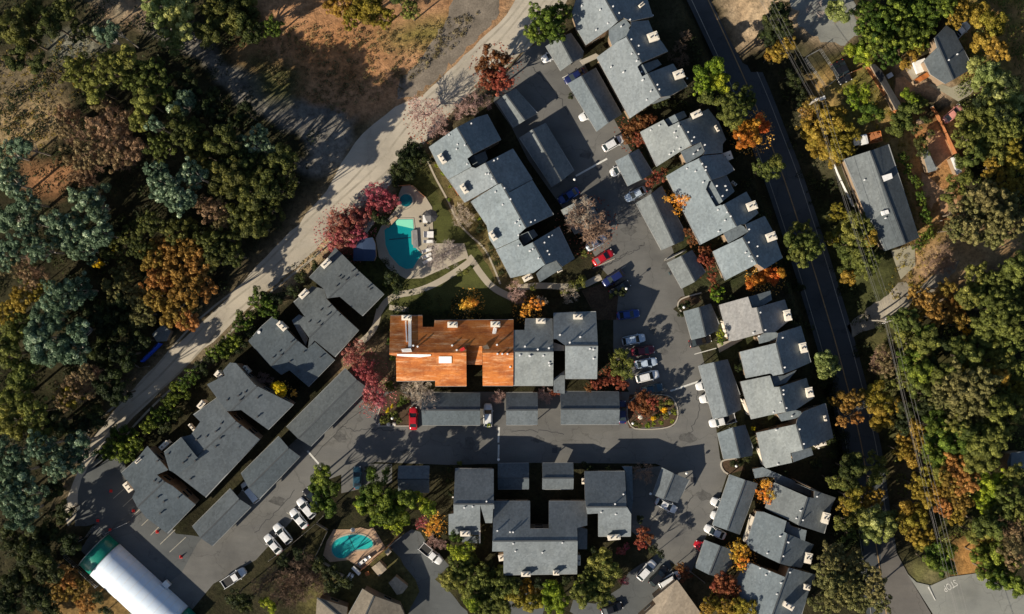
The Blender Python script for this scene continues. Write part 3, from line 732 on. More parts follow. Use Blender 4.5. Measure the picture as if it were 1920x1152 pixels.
# east row, upper
b = B_('apartment_building', 'pale grey stepped condominium row with white chimneys beside the golden maple', 'building', 'd 300,200')
RB = 'c 935,250 e 1245,490'
b.unit('c 465,380 750,230 810,320 940,255 1080,205 1300,95 1420,250 1520,480 1480,530 1480,640 1240,660 1255,620 1205,510 1100,545 960,620 665,810', RB, 8.3)
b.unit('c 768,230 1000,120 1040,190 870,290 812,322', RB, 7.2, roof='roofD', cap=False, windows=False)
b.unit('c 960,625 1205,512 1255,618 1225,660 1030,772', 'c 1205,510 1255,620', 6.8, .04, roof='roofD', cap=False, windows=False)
b.unit('d 125,200 370,55 505,-5 580,-50 825,-72 965,130 865,192 650,265 612,370 735,580 800,555 812,562 1110,395 1260,660 1095,795 1040,800 940,850 540,1050', RB, 8.1)
b.unit('d 655,268 865,196 965,395 738,575 618,370', RB, 7.2, roof='roofD', cap=False, windows=False)
b.unit('d 830,910 940,852 1040,802 1080,822 1140,890 890,1030', 'd 1080,820 1140,890', 6.6, .04, roof='roofD', cap=False, windows=False)
b.unit('e 700,340 1070,165 1135,102 1098,10 1335,-95 1430,80 1560,420 1340,560 1245,495 850,700', RB, 7.9)
b.slab('balcony', 'e 1240,500 1310,480 1330,560 1270,590', 4.0, 4.2, 'patio')
b.vents('c 590,360 695,305 880,390 910,450 945,590 820,660 870,620 1170,610 1115,655 1050,385 1125,450 1255,545 1225,775 1270,815 1265,855 1035,835 1140,870 1405,1050 1515,1050 1095,495 935,310 d 745,325 685,460 815,450 850,325 870,650 915,700 760,620 845,750 765,885 1145,860 1140,1020 575,280 870,375 e 1100,355 1145,400 1180,460 1245,400 1245,280')
b.chimney('c 1160,160', R(25), 2.0, 1.2); b.chimney('c 1410,335', R(-60), 1.3, .5, .8); b.chimney('c 1535,680', R(20), 2.0, 1.6)
b.chimney('d 965,290', R(-40), 1.1, .5, .9); b.chimney('d 1185,570', R(20), 1.9, 1.6); b.chimney('d 1425,950', R(20), 1.9, 1.6)
# east row, lower
b = B_('apartment_building', 'stepped condominium row with one brownish roof above grey ones, west of the shaded street', 'building', 'f 1150,900')
b.unit('f 515,210 870,110 918,250 980,242 1320,145 1395,390 1200,550 1060,555 720,650 640,660', 'f 945,100 1060,550', 8.2, roof='roofB')
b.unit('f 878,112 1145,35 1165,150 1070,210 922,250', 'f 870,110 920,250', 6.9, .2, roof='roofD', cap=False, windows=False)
b.unit('f 985,602 1060,560 1190,540 1250,565 1265,625 1010,690', 'f 1190,540 1265,625', 6.2, .04, roof='roofA', cap=False, windows=False)
b.unit('f 770,790 1215,680 1240,560 1520,470 1645,920 1440,1010 1310,1060 1180,1085 1145,1055 845,1115', 'f 1215,680 1310,1060', 8.0)
b.unit('g 1022,168 1180,160 1340,90 1210,250 1062,300', 'g 1015,160 1060,300', 6.6, .2, roof='roofD', cap=False, windows=False)
b.unit('g 645,235 1010,160 1058,302 1130,300 1460,190 1490,300 1545,440 1320,590 1205,610 1000,650 780,700', 'g 1130,300 1205,600', 7.8)
b.unit('g 1100,642 1310,582 1390,602 1420,670 1150,725', 'g 1310,580 1420,670', 6.0, .04, cap=False, windows=False)
b.unit('g 845,865 1330,760 1345,700 1420,605 1690,500 1790,930 1510,1040 1420,1075 h 1180,60 1200,170 900,235 870,200', 'g 1330,760 1420,1070', 7.8)
b.unit('h 1190,62 1330,17 1420,-5 1445,80 1215,165', 'h 1190,60 1215,165', 6.4, .15, roof='roofD', cap=False, windows=False)
b.vents('f 1020,305 1080,520 930,555 1295,615 1320,980 960,590 g 1185,60 1170,340 1170,390 1210,560 1370,820 1420,1000 1050,610 1275,660 1080,830 1135,490 h 1030,185 1500,0')
b.chimney('f 1365,340', R(12), 1.3, 2.1); b.chimney('f 1560,740', R(12), 1.3, 1.9); b.chimney('g 1505,370', R(12), 1.3, 1.9)
b.chimney('g 1695,690', R(12), .5, 1.1, .9); b.chimney('g 1635,1005', R(15), 2.2, 1.0, .9)
b.slab('step_wall', 'f 555,410 580,410 630,600 610,610', 0, 2.2, 'cream'); b.slab('step_wall', 'g 670,455 695,455 765,640 745,650', 0, 2.2, 'cream'); b.slab('step_wall', 'h 812,10 840,0 885,190 870,200', 0, 2.4, 'cream')
b.slab('entry_walk', 'f 490,690 760,620 810,640 520,800', 0, .2, 'conc')
# lower right group
b = B_('apartment_building', 'stepped grey condominium in the lower right corner of the complex with tree shadows on it', 'building', 'h 1200,900')
b.unit('h 890,690 1000,400 1380,568 1452,580 1455,500 1240,405 1705,575 1650,690 1570,990 1270,890 1160,830 930,720', 'h 1380,570 1280,880', 7.8, roof='roofC')
b.unit('h 745,245 860,222 1240,385 1236,402 1450,500 1446,575 1010,400 990,342 900,330 770,350', 'h 860,220 1240,385', 3.4, .2, roof='roofD', cap=False, windows=False)
b.unit('p 790,-8 870,0 1130,105 1098,228 1445,375 1300,640 1150,620 940,540 720,430 670,360', 'p 1140,250 1060,560', 7.6, roof='roofC')
b.unit('p 1135,108 1190,162 1360,212 1340,335 1102,225', 'p 1110,170 1360,210', 6.0, .1, roof='roofD', cap=False, windows=False)
b.unit('p 700,580 1120,750 1160,640 1465,720 1400,860 1280,1250 600,1250 540,800 600,690', 'p 1160,640 960,1200', 7.6, roof='roofC')
b.vents('h 1485,560 1320,830 1290,720 1245,810 1155,860 1060,1015 1150,1085 p 1050,275 1145,345 1090,505 905,470 1060,810 1015,940 1165,690 820,640 890,720 930,680')
b.chimney('h 1595,815', R(-15), 1.3, 2.1); b.chimney('p 1385,535', R(-12), 1.3, 2.0); b.chimney('p 1370,870', R(-12), 1.2, 1.0); b.chimney('p 1155,1085', R(-30), 2.1, 1.0)
b.slab('step_wall', 'h 745,790 770,800 680,1090 655,1090', 0, 2.6, 'cream')
# bottom centre
b = B_('apartment_building', 'large U shaped grey condominium at the bottom centre below two small carports', 'building', '. 1000,1030')
b.unit('x 205,115 648,122 648,450 655,575 640,580 632,740 552,740 492,530 492,870 130,872 130,640 188,630 186,520 195,350', 'x 130,522 655,522', 8.2, roof='roofC')
b.unit('. 926,940 994,940 994,992 1029,992 1029,940 1101,940 1101,985 1082,990 1082,1076 944,1078 944,1034 923,1034', 'x 640,948 1610,942', 8.5, roof='roofC')
b.unit('x 1610,775 1722,810 1720,1040 1615,1040', 'x 1610,775 1615,1040', 4.6, .25, roof='roofD', cap=False)
b.unit('O 520,125 812,122 825,375 858,430 855,590 620,590 620,425 540,430 525,330', 'O 525,378 860,378', 8.2, roof='roofC')
b.unit('O 790,87 865,87 870,340 858,425 828,370 816,122', 'O 790,85 870,340', 3.6, .1, roof='roofD', cap=False)
b.vents('x 870,975 895,1060 1205,1075 1435,965 835,840 870,840 565,490 690,825 310,560 405,550 180,440 O 800,285 745,430 640,415 740,355')
b.chimney('x 320,865', 0, 1.9, 1.0); b.chimney('x 750,1140', R(10), 1.6, 1.2); b.chimney('O 475,765', 0, 1.0, 1.9); b.chimney('O 735,600', R(5), 2.4, 1.0); b.chimney('O 100,865', 0, 1.8, .9); b.chimney('O 318,855', 0, 1.2, .9)
b.chimney('O 512,195', 0, .5, 1.1, .3)
b.slab('balcony', 'x 270,890 490,890 490,975 270,960', 2.8, 3.0, 'roofC'); b.slab('parapet', 'x 478,760 495,760 495,975 478,975', 2.8, 5.2, 'cream')
# centre building: orange boarded half and grey half
b = B_('apartment_building', 'central condominium being reroofed, west half bright orange boards and east half grey shingles', 'building', '. 930,655')
b.unit('o 135,135 505,135 505,265 635,265 642,190 1550,183 1545,942 1195,940 1195,480 1010,480 1010,945 650,945 650,882 205,888 200,600 125,585', 'o 125,562 1550,562', 8.5, roof='ply', cap=False)
b.unit('o 1015,485 1190,485 1190,700 1015,700', 'o 1015,485 1190,485', 6.4, .3, roof='ply', cap=False, windows=False)
b.unit('K 12,150 90,150 95,70 292,70 296,550 6,550', 'K 12,305 296,305', 8.3)
b.unit('K 298,28 605,18 612,500 383,500 383,262 320,215 298,215', 'K 298,262 612,262', 8.5)
b.unit('K 300,240 378,265 378,300 300,300', 'K 300,240 378,240', 6.0, .1, cap=False, windows=False)
b.vents('o 845,478 898,530 1360,470 1365,575 1420,575 1480,575 1510,725 400,480 450,490 1680,490 1620,590 1740,600 K 345,185 415,240 490,200 560,285 585,355 265,280 225,335 265,385 125,335 58,330 585,290 270,405 185,290', .2)
b.chimney('o 320,160', 0, 1.9, 1.0); b.chimney('o 848,240', 0, 1.9, 1.1); b.chimney('o 1340,235', 0, 1.8, 1.1); b.chimney('K 207,85', 0, 1.8, 1.0); b.chimney('K 475,55', 0, 1.8, 1.0)
b.slab('entry_roof', 'K 300,500 380,440 380,610 300,600', 2.6, 2.9, 'roofC')
ROOFB = b
for nm, t_, m_, hh in (('metal_strip', 'o 340,190 375,190 378,500 343,500', 'vent', .35), ('metal_strip', 'o 303,195 318,195 330,440 318,440', 'vent', .3), ('roof_hatch', 'o 692,605 838,605 838,682 692,682', 'white', .3), ('paper_roll', 'o 212,576 600,582 600,600 480,614 300,606 212,598', 'white', .25)):
    P_ = []
    for p_ in px(t_):
        q_, z_ = b.spot(p_, .2); P_.append(Vector((q_.x, q_.y, z_ + .22)))
    bm = bmesh.new(); lo = [bm.verts.new((v.x - b.c.x, v.y - b.c.y, v.z - .1)) for v in P_]; f_ = bm.faces.new(lo)
    r_ = bmesh.ops.extrude_face_region(bm, geom=[f_]); bmesh.ops.translate(bm, verts=[g for g in r_['geom'] if isinstance(g, bmesh.types.BMVert)], vec=(0, 0, hh))
    bmesh.ops.recalc_face_normals(bm, faces=bm.faces); link(nm, frombm(bm, nm), MAT[m_], b.root)
# mid left: beside the pool lawn
b = B_('apartment_building', 'long stepped grey condominium between the pool lawn and the long shaded carport', 'building', 'j 500,200')
b.unit('i 90,465 410,240 625,130 755,90 915,385 592,553 528,600 575,692 310,840 200,690', 'i 410,240 600,565', 9.4)
b.unit('i 532,605 735,515 765,600 732,642 622,703', 'i 410,240 600,565', 6.6, roof='roofD', cap=False, windows=False)
b.unit('i 312,843 577,697 625,710 737,648 1050,485 1275,840 1010,980 950,880 875,890 500,1105', 'i 735,645 930,985', 9.5)
b.unit('j 140,112 448,-83 523,-98 583,7 843,-133 1090,265 768,418 695,485 690,540 430,658 350,530 320,380', 'j 530,-20 790,440', 9.6)
b.unit('j 697,502 862,432 910,500 740,628', 'j 530,-20 790,440', 6.7, roof='roofD', cap=False, windows=False)
b.unit('j 430,665 690,545 745,632 850,580 1150,400 1330,770 1190,862 1120,790 990,838 860,930 600,990', 'j 850,580 1000,845', 8.9)
b.unit('j 890,942 985,845 1120,792 1190,880 930,1040', 'j 1120,790 1190,880', 5.8, .05, roof='roofD', cap=False, windows=False)
b.vents('i 415,440 405,495 500,450 525,665 740,780 770,780 810,835 835,625 875,605 955,940 850,985 1025,1065 320,330 575,200 j 595,90 505,150 685,330 650,360 700,390 685,500 685,620 815,680 850,660 915,765 1035,520 1075,505 830,350 875,325 1020,680 985,585 1040,720 820,680')
b.chimney('i 238,600', R(-58), 2.0, 1.0); b.chimney('i 492,945', R(-58), 1.9, 1.0); b.chimney('j 395,505', R(-58), 1.9, 1.0); b.chimney('j 790,985', R(28), 1.9, 1.1); b.chimney('j 1160,905', R(28), 1.1, .5, .5)
b.slab('patio_wall', 'i 340,880 360,860 440,1000 420,1020', 0, 2.0, 'wood'); b.slab('patio_wall', 'j 190,160 270,75 285,90 205,175', 0, 2.2, 'wood'); b.slab('patio_wall', 'j 230,250 320,190 325,205 240,270', 0, 2.2, 'wood')
# west buildings
b = B_('apartment_building', 'slate grey stepped condominium between the dirt road and the orange boarded roof', 'building', 'k 1000,600')
b.unit('k 1035,25 1595,560 1345,815 1085,592 940,612 900,500 735,370 870,230 930,170', 'k 1050,525 1315,285', 6.0, .42, roof='roofW')
b.unit('l 739,-80 960,-262 1085,-232 1119,-118 1489,240 1215,550 980,360 905,445 920,330 794,155 869,85', 'l 910,335 1190,60', 5.8, .42, roof='roofW')
b.unit('l 500,85 560,130 900,455 980,372 1213,580 910,890 690,700 600,755 410,580 220,370 370,200', 'l 480,650 790,350', 5.7, .42, roof='roofW')
b.unit('l 720,130 800,60 868,90 795,150 905,330 880,420', 'l 720,130 880,420', 3.6, .1, roof='roofD', cap=False, windows=False)
b.vents('k 1080,360 1105,385 1230,300 1270,355 1160,400 1410,485 1435,510 1050,470 960,710 870,745 1085,805 945,805 735,880 830,895 l 715,375 580,485 505,555 1050,550 860,490 600,525 800,710 700,600 1050,185', .17, True)
b.chimney('k 925,210', R(45), 2.0, 1.1); b.chimney('k 670,560', R(45), 2.0, 1.1); b.chimney('l 610,195', R(-45), 2.0, 1.0); b.vents('l 345,265', .35)
b.slab('entry_walk', 'l 580,700 690,640 700,690 610,750', 0, .2, 'conc')
b = B_('apartment_building', 'long slate grey stepped condominium at the lower left between the dirt road and carports', 'building', 'n 900,300')
b.unit('m 420,90 500,0 570,8 780,250 1230,480 940,772 627,545 465,558 345,400 235,250 440,150', 'm 470,590 800,280', 8.6, .42, roof='roofW')
b.unit('n 938,-258 1208,-455 1323,-298 1698,22 1080,690 745,430 1010,250 800,0 908,-28 1018,-178', 'n 745,430 1200,20', 8.0, .42, roof='roofW')
b.unit('n 600,170 800,2 1008,250 745,430 700,398 660,378', 'n 745,430 1200,20', 9.0, .42, roof='roofW', cap=False)
b.unit('n 410,100 650,375 518,430 700,560 960,770 640,1105 390,920 330,840 235,690 270,620 110,410 290,250 360,160', 'n 350,750 550,560', 8.0, .42, roof='roofW')
b.vents('m 675,340 600,380 620,430 470,430 820,405 820,620 400,700 600,745 340,790 230,850 390,870 120,880 340,965 n 875,230 825,290 960,270 905,480 530,270 490,500 540,520 770,690 600,740 530,690 565,870 650,190', .2, True)
b.chimney('m 365,140', R(50), 1.2, 1.4); b.chimney('m 165,485', R(50), 1.6, 1.0); b.chimney('m 55,745', R(-50), 1.6, .5, .3); b.chimney('n 595,95', R(42), 2.0, .9, 1.2); b.chimney('n 180,575', R(-52), 2.0, 1.1, 1.8); b.chimney('n 300,270', R(42), 1.4, .5, .4); b.chimney('m 640,90', R(-48), 1.7, .6, .8)

# carports: long low gabled roofs on posts
def carport(label, poly, ridge, roof='roofC', zr=4.2, pitch=.56, at=None, extra=None):
    c = px(ridge); cc = '. %f,%f' % ((c[0][0] + c[1][0]) / 2, (c[0][1] + c[1][1]) / 2)
    b = B_('carport', label, 'carport', cc, 'carports along the parking road')
    b.unit(poly, ridge, zr, pitch, roof=roof, wall=None, posts=True)
    # closed back wall of board under the eave furthest from the drive
    return b
carport('small carport with sunlit west slope beside the big green tree at the top', 'a 20,575 180,480 330,410 490,650 480,710 350,775 205,880', 'a 190,470 350,770')
carport('carport between the top condominium and white SUV, navy car at its upper end', 'C 400,605 500,548 600,490 790,825 695,885 610,950', 'C 500,550 695,885')
carport('small carport below the parked white car and the rust red shrub', 'c 155,740 320,655 440,590 620,890 475,970 310,1050', 'c 320,655 480,965')
carport('carport touching the golden maple, half crossed by its branch shadows', 'G 890,350 1000,285 1075,225 1245,560 1235,620 1165,650 1075,690', 'G 1000,285 1165,640')
carport('short carport next to three rusty shrubs below the golden maple', 'e 135,480 310,395 440,325 610,600 480,715 315,800', 'e 310,395 480,715')
carport('short carport with black car parked below it, beside the brownish roof', 'f 75,290 265,240 410,195 515,450 490,530 350,600 175,645', 'f 265,240 350,600')
carport('longest east side carport with white car noses poking out from its edge', 'g 125,40 320,-5 485,-40 640,400 655,580 490,660 310,700', 'g 320,0 490,660')
carport('small carport above the yellow kerbed planting bed on the east side', 'g 360,870 550,800 700,770 800,1060 h 740,90 600,115 410,130', 'g 550,800 h 600,115')
carport('long carport with shaded east slope left of the small orange maple at the lower right', 'h 480,305 660,370 800,410 700,700 590,1000 450,950 280,890', 'h 660,370 450,950')
carport('small brownish grey carport at the bottom between two orange trees', 'p 190,320 370,388 490,430 510,600 380,760 240,720 80,640', 'p 370,388 240,720')
carport('carport half in shade with a white car parked along its south side', 'O 1080,95 1278,183 1190,350 1010,290', 'O 1165,140 1095,315')
carport('square carport half in shade, one of the pair above the U shaped building', 'x 695,55 1052,52 1052,350 695,350', 'x 695,225 1052,225', 'roofW', 4.2)
carport('square sunlit carport, one of the pair above the U shaped building', 'x 1205,52 1562,52 1562,352 1205,352', 'x 1205,225 1562,225', 'roofW', 4.2)
carport('dark shaded carport behind the big bright green tree', 'N 1025,85 1250,85 1250,275 1025,275', 'N 1025,180 1250,180', 'roofD')
carport('wide carport below the orange boarded roof, between a red car and a white car', 'J 1195,602 1615,605 1615,835 1198,835', 'J 1195,727 1615,727', 'roofW', 4.2)
carport('short carport in the middle of the three south of the reroofed building', '. 949,737 1008,737 1008,797 949,797', '. 949,769 1008,769', 'roofW', 4.2)
carport('wide carport below the grey roofed half, next to a navy car and the kerbed island', 'K 345,592 770,595 770,830 350,830', 'K 345,720 770,720', 'roofW', 4.2)
carport('longest carport on the west side, running beside the salmon pink tree', 'J 645,425 808,570 395,988 220,848', 'J 735,500 310,925', 'roofW')
carport('west side carport in the middle of three, with a white pickup at its end', '. 523,818 563,856 487,936 452,888', '. 544,838 469,912', 'roofW')
carport('westernmost carport of the diagonal row next to the striped fenced parking', 'M 1660,245 1810,378 1530,660 1385,520', 'M 1735,312 1450,598', 'roofW')
carport('small carport with mostly tree shaded roof at the top, left of the driveway', '. 931,190 948,177 966,166 1008,213 985,226 963,240', '. 948,177 985,227')
carport('long shaded carport with a thin sunlit stripe, above the bright blue car', 'i 1125,360 1275,265 1425,190 1755,740 1610,855 1500,925', 'i 1275,265 1610,855')
carport('carport nearly hidden by the large bare brown tree', '. 1052,394 1077,381 1100,369 1128,415 1105,428 1078,440', '. 1077,381 1105,428')

# houses outside the complex
b = B_('house', 'long grey house with two white skylights under the power lines', 'house', '. 1650,370')
b.unit('. 1582,300 1632,283 1665,271 1723,446 1696,458 1659,471', '. 1631,284 1697,457', 5.0, .38, roof='roofK')
b.unit('. 1582,299 1631,283 1664,390 1630,420', '. 1631,284 1697,457', 5.02, .38, roof='roofC', cap=False, windows=False)
for t_ in ('t 570,990 680,955 695,1015 595,1055', 'H 815,410 860,398 870,425 825,440'):
    P_ = [W(p_, 4.9) for p_ in px(t_)]
    link('skylight', prism_mesh('skylight', P_, 3.9, 5.25, (b.c.x, b.c.y)), MAT['white'], b.root)
b.vents('t 370,1035 H 690,185 840,460')
b = B_('house', 'dark roofed house with a lighter grey wing in the top right corner', 'house', 's 1450,450')
b.unit('s 1180,520 1330,370 1300,260 1440,110 1530,180 1745,600 1590,700 1430,790 1350,740 1260,680', 's 1340,330 1500,690', 5.2, .36, roof='roofK')
b.vents('s 1465,515 1560,450')
b = B_('house', 'tan roofed building corner at the bottom edge beside the black car', 'house', 'O 1180,1060')
b.unit('O 1187,903 1400,1200 900,1200 1035,1078 1010,1045', 'O 1187,903 1040,1200', 5.2, .12, roof='roofT', cap=False)
b = B_('house', 'shaded house with a tan slope at the bottom edge below the kidney pool', 'house', 'N 880,1100')
b.unit('N 770,968 850,1018 1040,1085 1090,1200 640,1200', 'N 850,1018 770,1200', 5.6, .38, roof='roofN')
b = B_('house', 'small tan roof corner at the bottom edge in the bare woods', 'house', 'N 530,1130')
b.unit('N 440,1030 660,1100 650,1200 430,1200', 'N 440,1030 640,1200', 5.0, .3, roof='roofN')
b = B_('house', 'grey roofed house corner at the far right edge behind trees', 'house', 'P 1790,80')
b.unit('P 1745,-10 1850,-25 1870,170 1735,160 1720,60', 'P 1745,-10 1735,160', 4.8, .2, roof='roofC')
def shed(label, poly, ridge, zr, roof, pitch=.4):
    b = B_('shed', label, 'shed', ridge); b.unit(poly, ridge, zr, pitch, roof=roof, windows=False, over=.12, thick=.1, cap=False)
    return b
shed('small flat grey shed beside the kidney pool terrace', 'r 895,880 1010,790 1115,905 1000,1005', 'r 950,835 1060,955', 2.8, 'roofT', .1)
shed('narrow shed with a cream strip of roof at the edge of the lower parking', 'N 955,925 1005,878 1095,950 1055,1000 1015,1012', 'N 985,905 1050,1005', 2.8, 'roofT', .4)
shed('tiny tan shed at the corner of the kidney pool terrace', 'r 1080,650 1140,595 1185,650 1125,710', 'r 1110,620 1155,680', 2.3, 'roofT', .1)
shed('long narrow dark shed along the wood fence in the upper right garden', 's 560,560 620,560 700,640 800,830 930,1040 860,1090 760,900 640,700', 's 590,560 890,1065', 2.8, 'roofX', .1)
shed('orange roofed small shed beside the upper right patio', 's 1070,740 1220,650 1250,700 1100,790', 's 1145,695 1180,740', 2.6, 'ply', .1)
shed('small white shed at the right end of the upper right garden', 't 1365,780 1420,765 1500,940 1440,975', 't 1390,775 1470,955', 2.4, 'roofA', .1).root.children[0].data.materials[0] = MAT['white']
shed('navy flat roofed pool house between the pink tree and the angular pool', 'q 180,850 300,830 450,810 490,900 500,1080 470,1150 170,1150', 'q 300,830 330,1150', 3.0, 'roofW', .08).root.children[0].data.materials[0] = MAT['bluecover']
shed('pale flat roofed shed in the woods beside the blue tarp', 'I 1095,180 1170,110 1230,160 1200,230 1130,235', 'I 1130,145 1165,235', 2.6, 'roofC', .1)
# long grey strip roof beside the wood fence
shed('long narrow grey lean-to in the right hand garden', 't 1040,710 1100,680 1210,920 1110,950', 't 1100,680 1210,920', 2.6, 'roofC', .15)
def pergola(label, text, z=2.5):
    P = [W(p, z) for p in px(text)]; c = sum(P, Vector()) / 4
    root = empty('pergola', (c.x, c.y, 0), 0, label, 'pergola')
    for p in P:
        bm = bmesh.new(); box(bm, p.x - c.x, p.y - c.y, z / 2, .14, .14, z); link('post', frombm(bm, 'post'), MAT['paling'], root)
    for k in range(9):
        t = (k + .5) / 9; a = P[0].lerp(P[1], t); b2 = P[3].lerp(P[2], t); mm = (a + b2) / 2; L = (b2 - a).length
        bm = bmesh.new(); box(bm, mm.x - c.x, mm.y - c.y, z + .06, L, .16, .12, math.atan2((b2 - a).y, (b2 - a).x)); link('slat', frombm(bm, 'slat'), MAT['paling'], root)
    for a, b2 in ((P[0], P[1]), (P[3], P[2])):
        mm = (a + b2) / 2; bm = bmesh.new(); box(bm, mm.x - c.x, mm.y - c.y, z - .06, (b2 - a).length, .12, .12, math.atan2((b2 - a).y, (b2 - a).x)); link('beam', frombm(bm, 'beam'), MAT['paling'], root)
pergola('small slatted pergola beside the bright pink tree', 'q 385,490 495,570 370,750 265,660')

# white barrel vaulted tent with green ends
def tent():
    A = W(px('M 683,683')[0], 0); A = (W(px('M 570,778')[0], 0) + W(px('M 795,590')[0], 0)) / 2
    ax = (W(px('M 1240,975')[0]) - W(px('M 850,620')[0])).normalized(); sd = Vector((-ax.y, ax.x, 0))
    wd = (W(px('M 570,778')[0]) - W(px('M 795,590')[0])).length; hh = 3.6
    root = empty('storage_tent', (A.x, A.y, 0), math.atan2(ax.y, ax.x), 'white barrel roofed tent hall with green ends in the lower left corner', 'tent')
    def vault(s0, s1, name, mat, lift=0.0):
        bm = bmesh.new(); rows = []
        for xx in np.linspace(s0, s1, 2 + int((s1 - s0) / 1.0)):
            row = []
            for k in range(21):
                t = math.pi * k / 20; yy = -math.cos(t) * (wd / 2 + lift); zz = (max(0, math.sin(t)) ** .8) * (hh + lift)
                row.append(bm.verts.new((xx, yy, zz + .02)))
            rows.append(row)
        for a, b in zip(rows[:-1], rows[1:]):
            for i in range(20):
                f = bm.faces.new((a[i], b[i], b[i + 1], a[i + 1])); f.smooth = True
        for row in (rows[0], rows[-1]): bm.faces.new(row)
        bmesh.ops.recalc_face_normals(bm, faces=bm.faces)
        return link(name, frombm(bm, name), mat, root)
    vault(0, 2.9, 'end_bay', MAT['tentg']); vault(2.92, 21.0, 'membrane', MAT['tent'], .08); vault(21.02, 23.4, 'end_bay', MAT['tentg'])
    for xx in np.arange(4.2, 20.9, 1.6): vault(xx, xx + .07, 'seam', MAT['vent'], .10)
    for xx in (0, 2.9, 21.0, 23.4):
        bm = bmesh.new()
        for k in range(20):
            t0 = math.pi * k / 20; t1 = math.pi * (k + 1) / 20
            tube(bm, (xx, -math.cos(t0) * (wd / 2 + .1), math.sin(t0) ** .8 * (hh + .1)), (xx, -math.cos(t1) * (wd / 2 + .1), max(0, math.sin(t1)) ** .8 * (hh + .1)), .06, .06, 6)
        link('hoop', frombm(bm, 'hoop'), MAT['metal'], root)
tent()

# ------------------------------------------------------------------ fences
def fence(label, text, h=1.8, mat='paling', cat='fence', name='fence', rail=False):
    P = [W(p, 0) for p in px(text)]; c = P[0]
    root = empty(name, (c.x, c.y, 0), 0, label, cat)
    bm = bmesh.new(); posts = []
    for a, b2 in zip(P[:-1], P[1:]):
        L = (b2 - a).length; m = max(1, int(L / .16)); t = math.atan2((b2 - a).y, (b2 - a).x)
        if rail:
            for z in (h * .95, h * .5, .15): 
                mm = (a + b2) / 2 - c; box(bm, mm.x, mm.y, z, L, .03, .04, t)
            m = max(1, int(L / .5))
            for k in range(m):
                q = a.lerp(b2, (k + .5) / m) - c; box(bm, q.x, q.y, h / 2, .03, .03, h)
        else:
            for k in range(m):
                q = a.lerp(b2, (k + .5) / m) - c; box(bm, q.x, q.y, h / 2, .14, .03, h - rnd.random() * .06, t)
        for k in range(max(1, int(L / 2.4)) + 1): posts.append(a.lerp(b2, k / max(1, int(L / 2.4))) - c)
    link('panel', frombm(bm, 'panel'), MAT[mat], root)
    for q in posts:
        bm = bmesh.new(); box(bm, q.x, q.y, h / 2 + .05, .11, .11, h + .1, 0); link('post', frombm(bm, 'post'), MAT['post' if not rail else 'metal'], root)
fence('grey paling fence wrapping the kidney pool terrace', 'r 220,115 110,225 280,330 95,720 310,850 295,885 510,985 470,1080 600,1140', 1.8)
fence('dark fence between the kidney pool terrace and the lower parking', 'r 740,910 1100,600 1300,400', 1.8, 'wood')
fence('red brown wooden fence of the upper right garden, upper stretch', 's 500,590 600,740 720,930 850,1140', 1.9, 'wood')
fence('red brown wooden fence of the upper right garden, lower stretch', 't 1130,200 1190,280 1290,500 1410,750', 1.9, 'wood')
fence('thin rail fence around the tent hall, northern side', 'u 510,630 370,515 270,660 150,720 30,870 130,960 300,1130 400,1220', 2.0, 'metal', rail=True)
fence('thin rail fence along the driveway side of the tent hall', 'u 520,600 590,560 760,480', 2.0, 'metal', rail=True)
fence('wire and rail enclosure around the dead tree beside the street', 'v 890,210 1190,45 1540,580 1300,780 890,210', 1.8, 'metal', rail=True)
fence('low wood fence crossing the upper right lawn', 's 180,730 480,600', 1.2, 'wood')
fence('pale paling fence along the west side of the angular pool garden', 'F 480,690 540,640 760,390 900,250', 1.5)
fence('paling fence behind the spa tub', 'q 830,75 1000,60 1110,150 1220,240', 1.6, 'wood')
fence('fence beside the carport with the golden maple shadow', 'e 105,455 360,325', 1.2)
fence('pale paling fence next to the rusty tree at the bottom', 'p 0,660 180,800', 1.6)
fence('garden fence west of the orange boarded roof', 'z 320,300 480,190 470,20', 1.5)
fence('wood fence running down from the right hand garden shed', 'H 1230,480 1370,420', 1.8, 'wood')
fence('shaded retaining fence on the left edge of the dirt road', 'I 920,360 1010,420 1080,410', 1.2)
fence('long white rail fence west of the long grey house', '. 1551,285 1575,340 1598,388', 1.3, 'white', rail=False)
fence('grey fence below the diagonal row of white cars', 'N 440,490 240,660 100,760', 1.4)

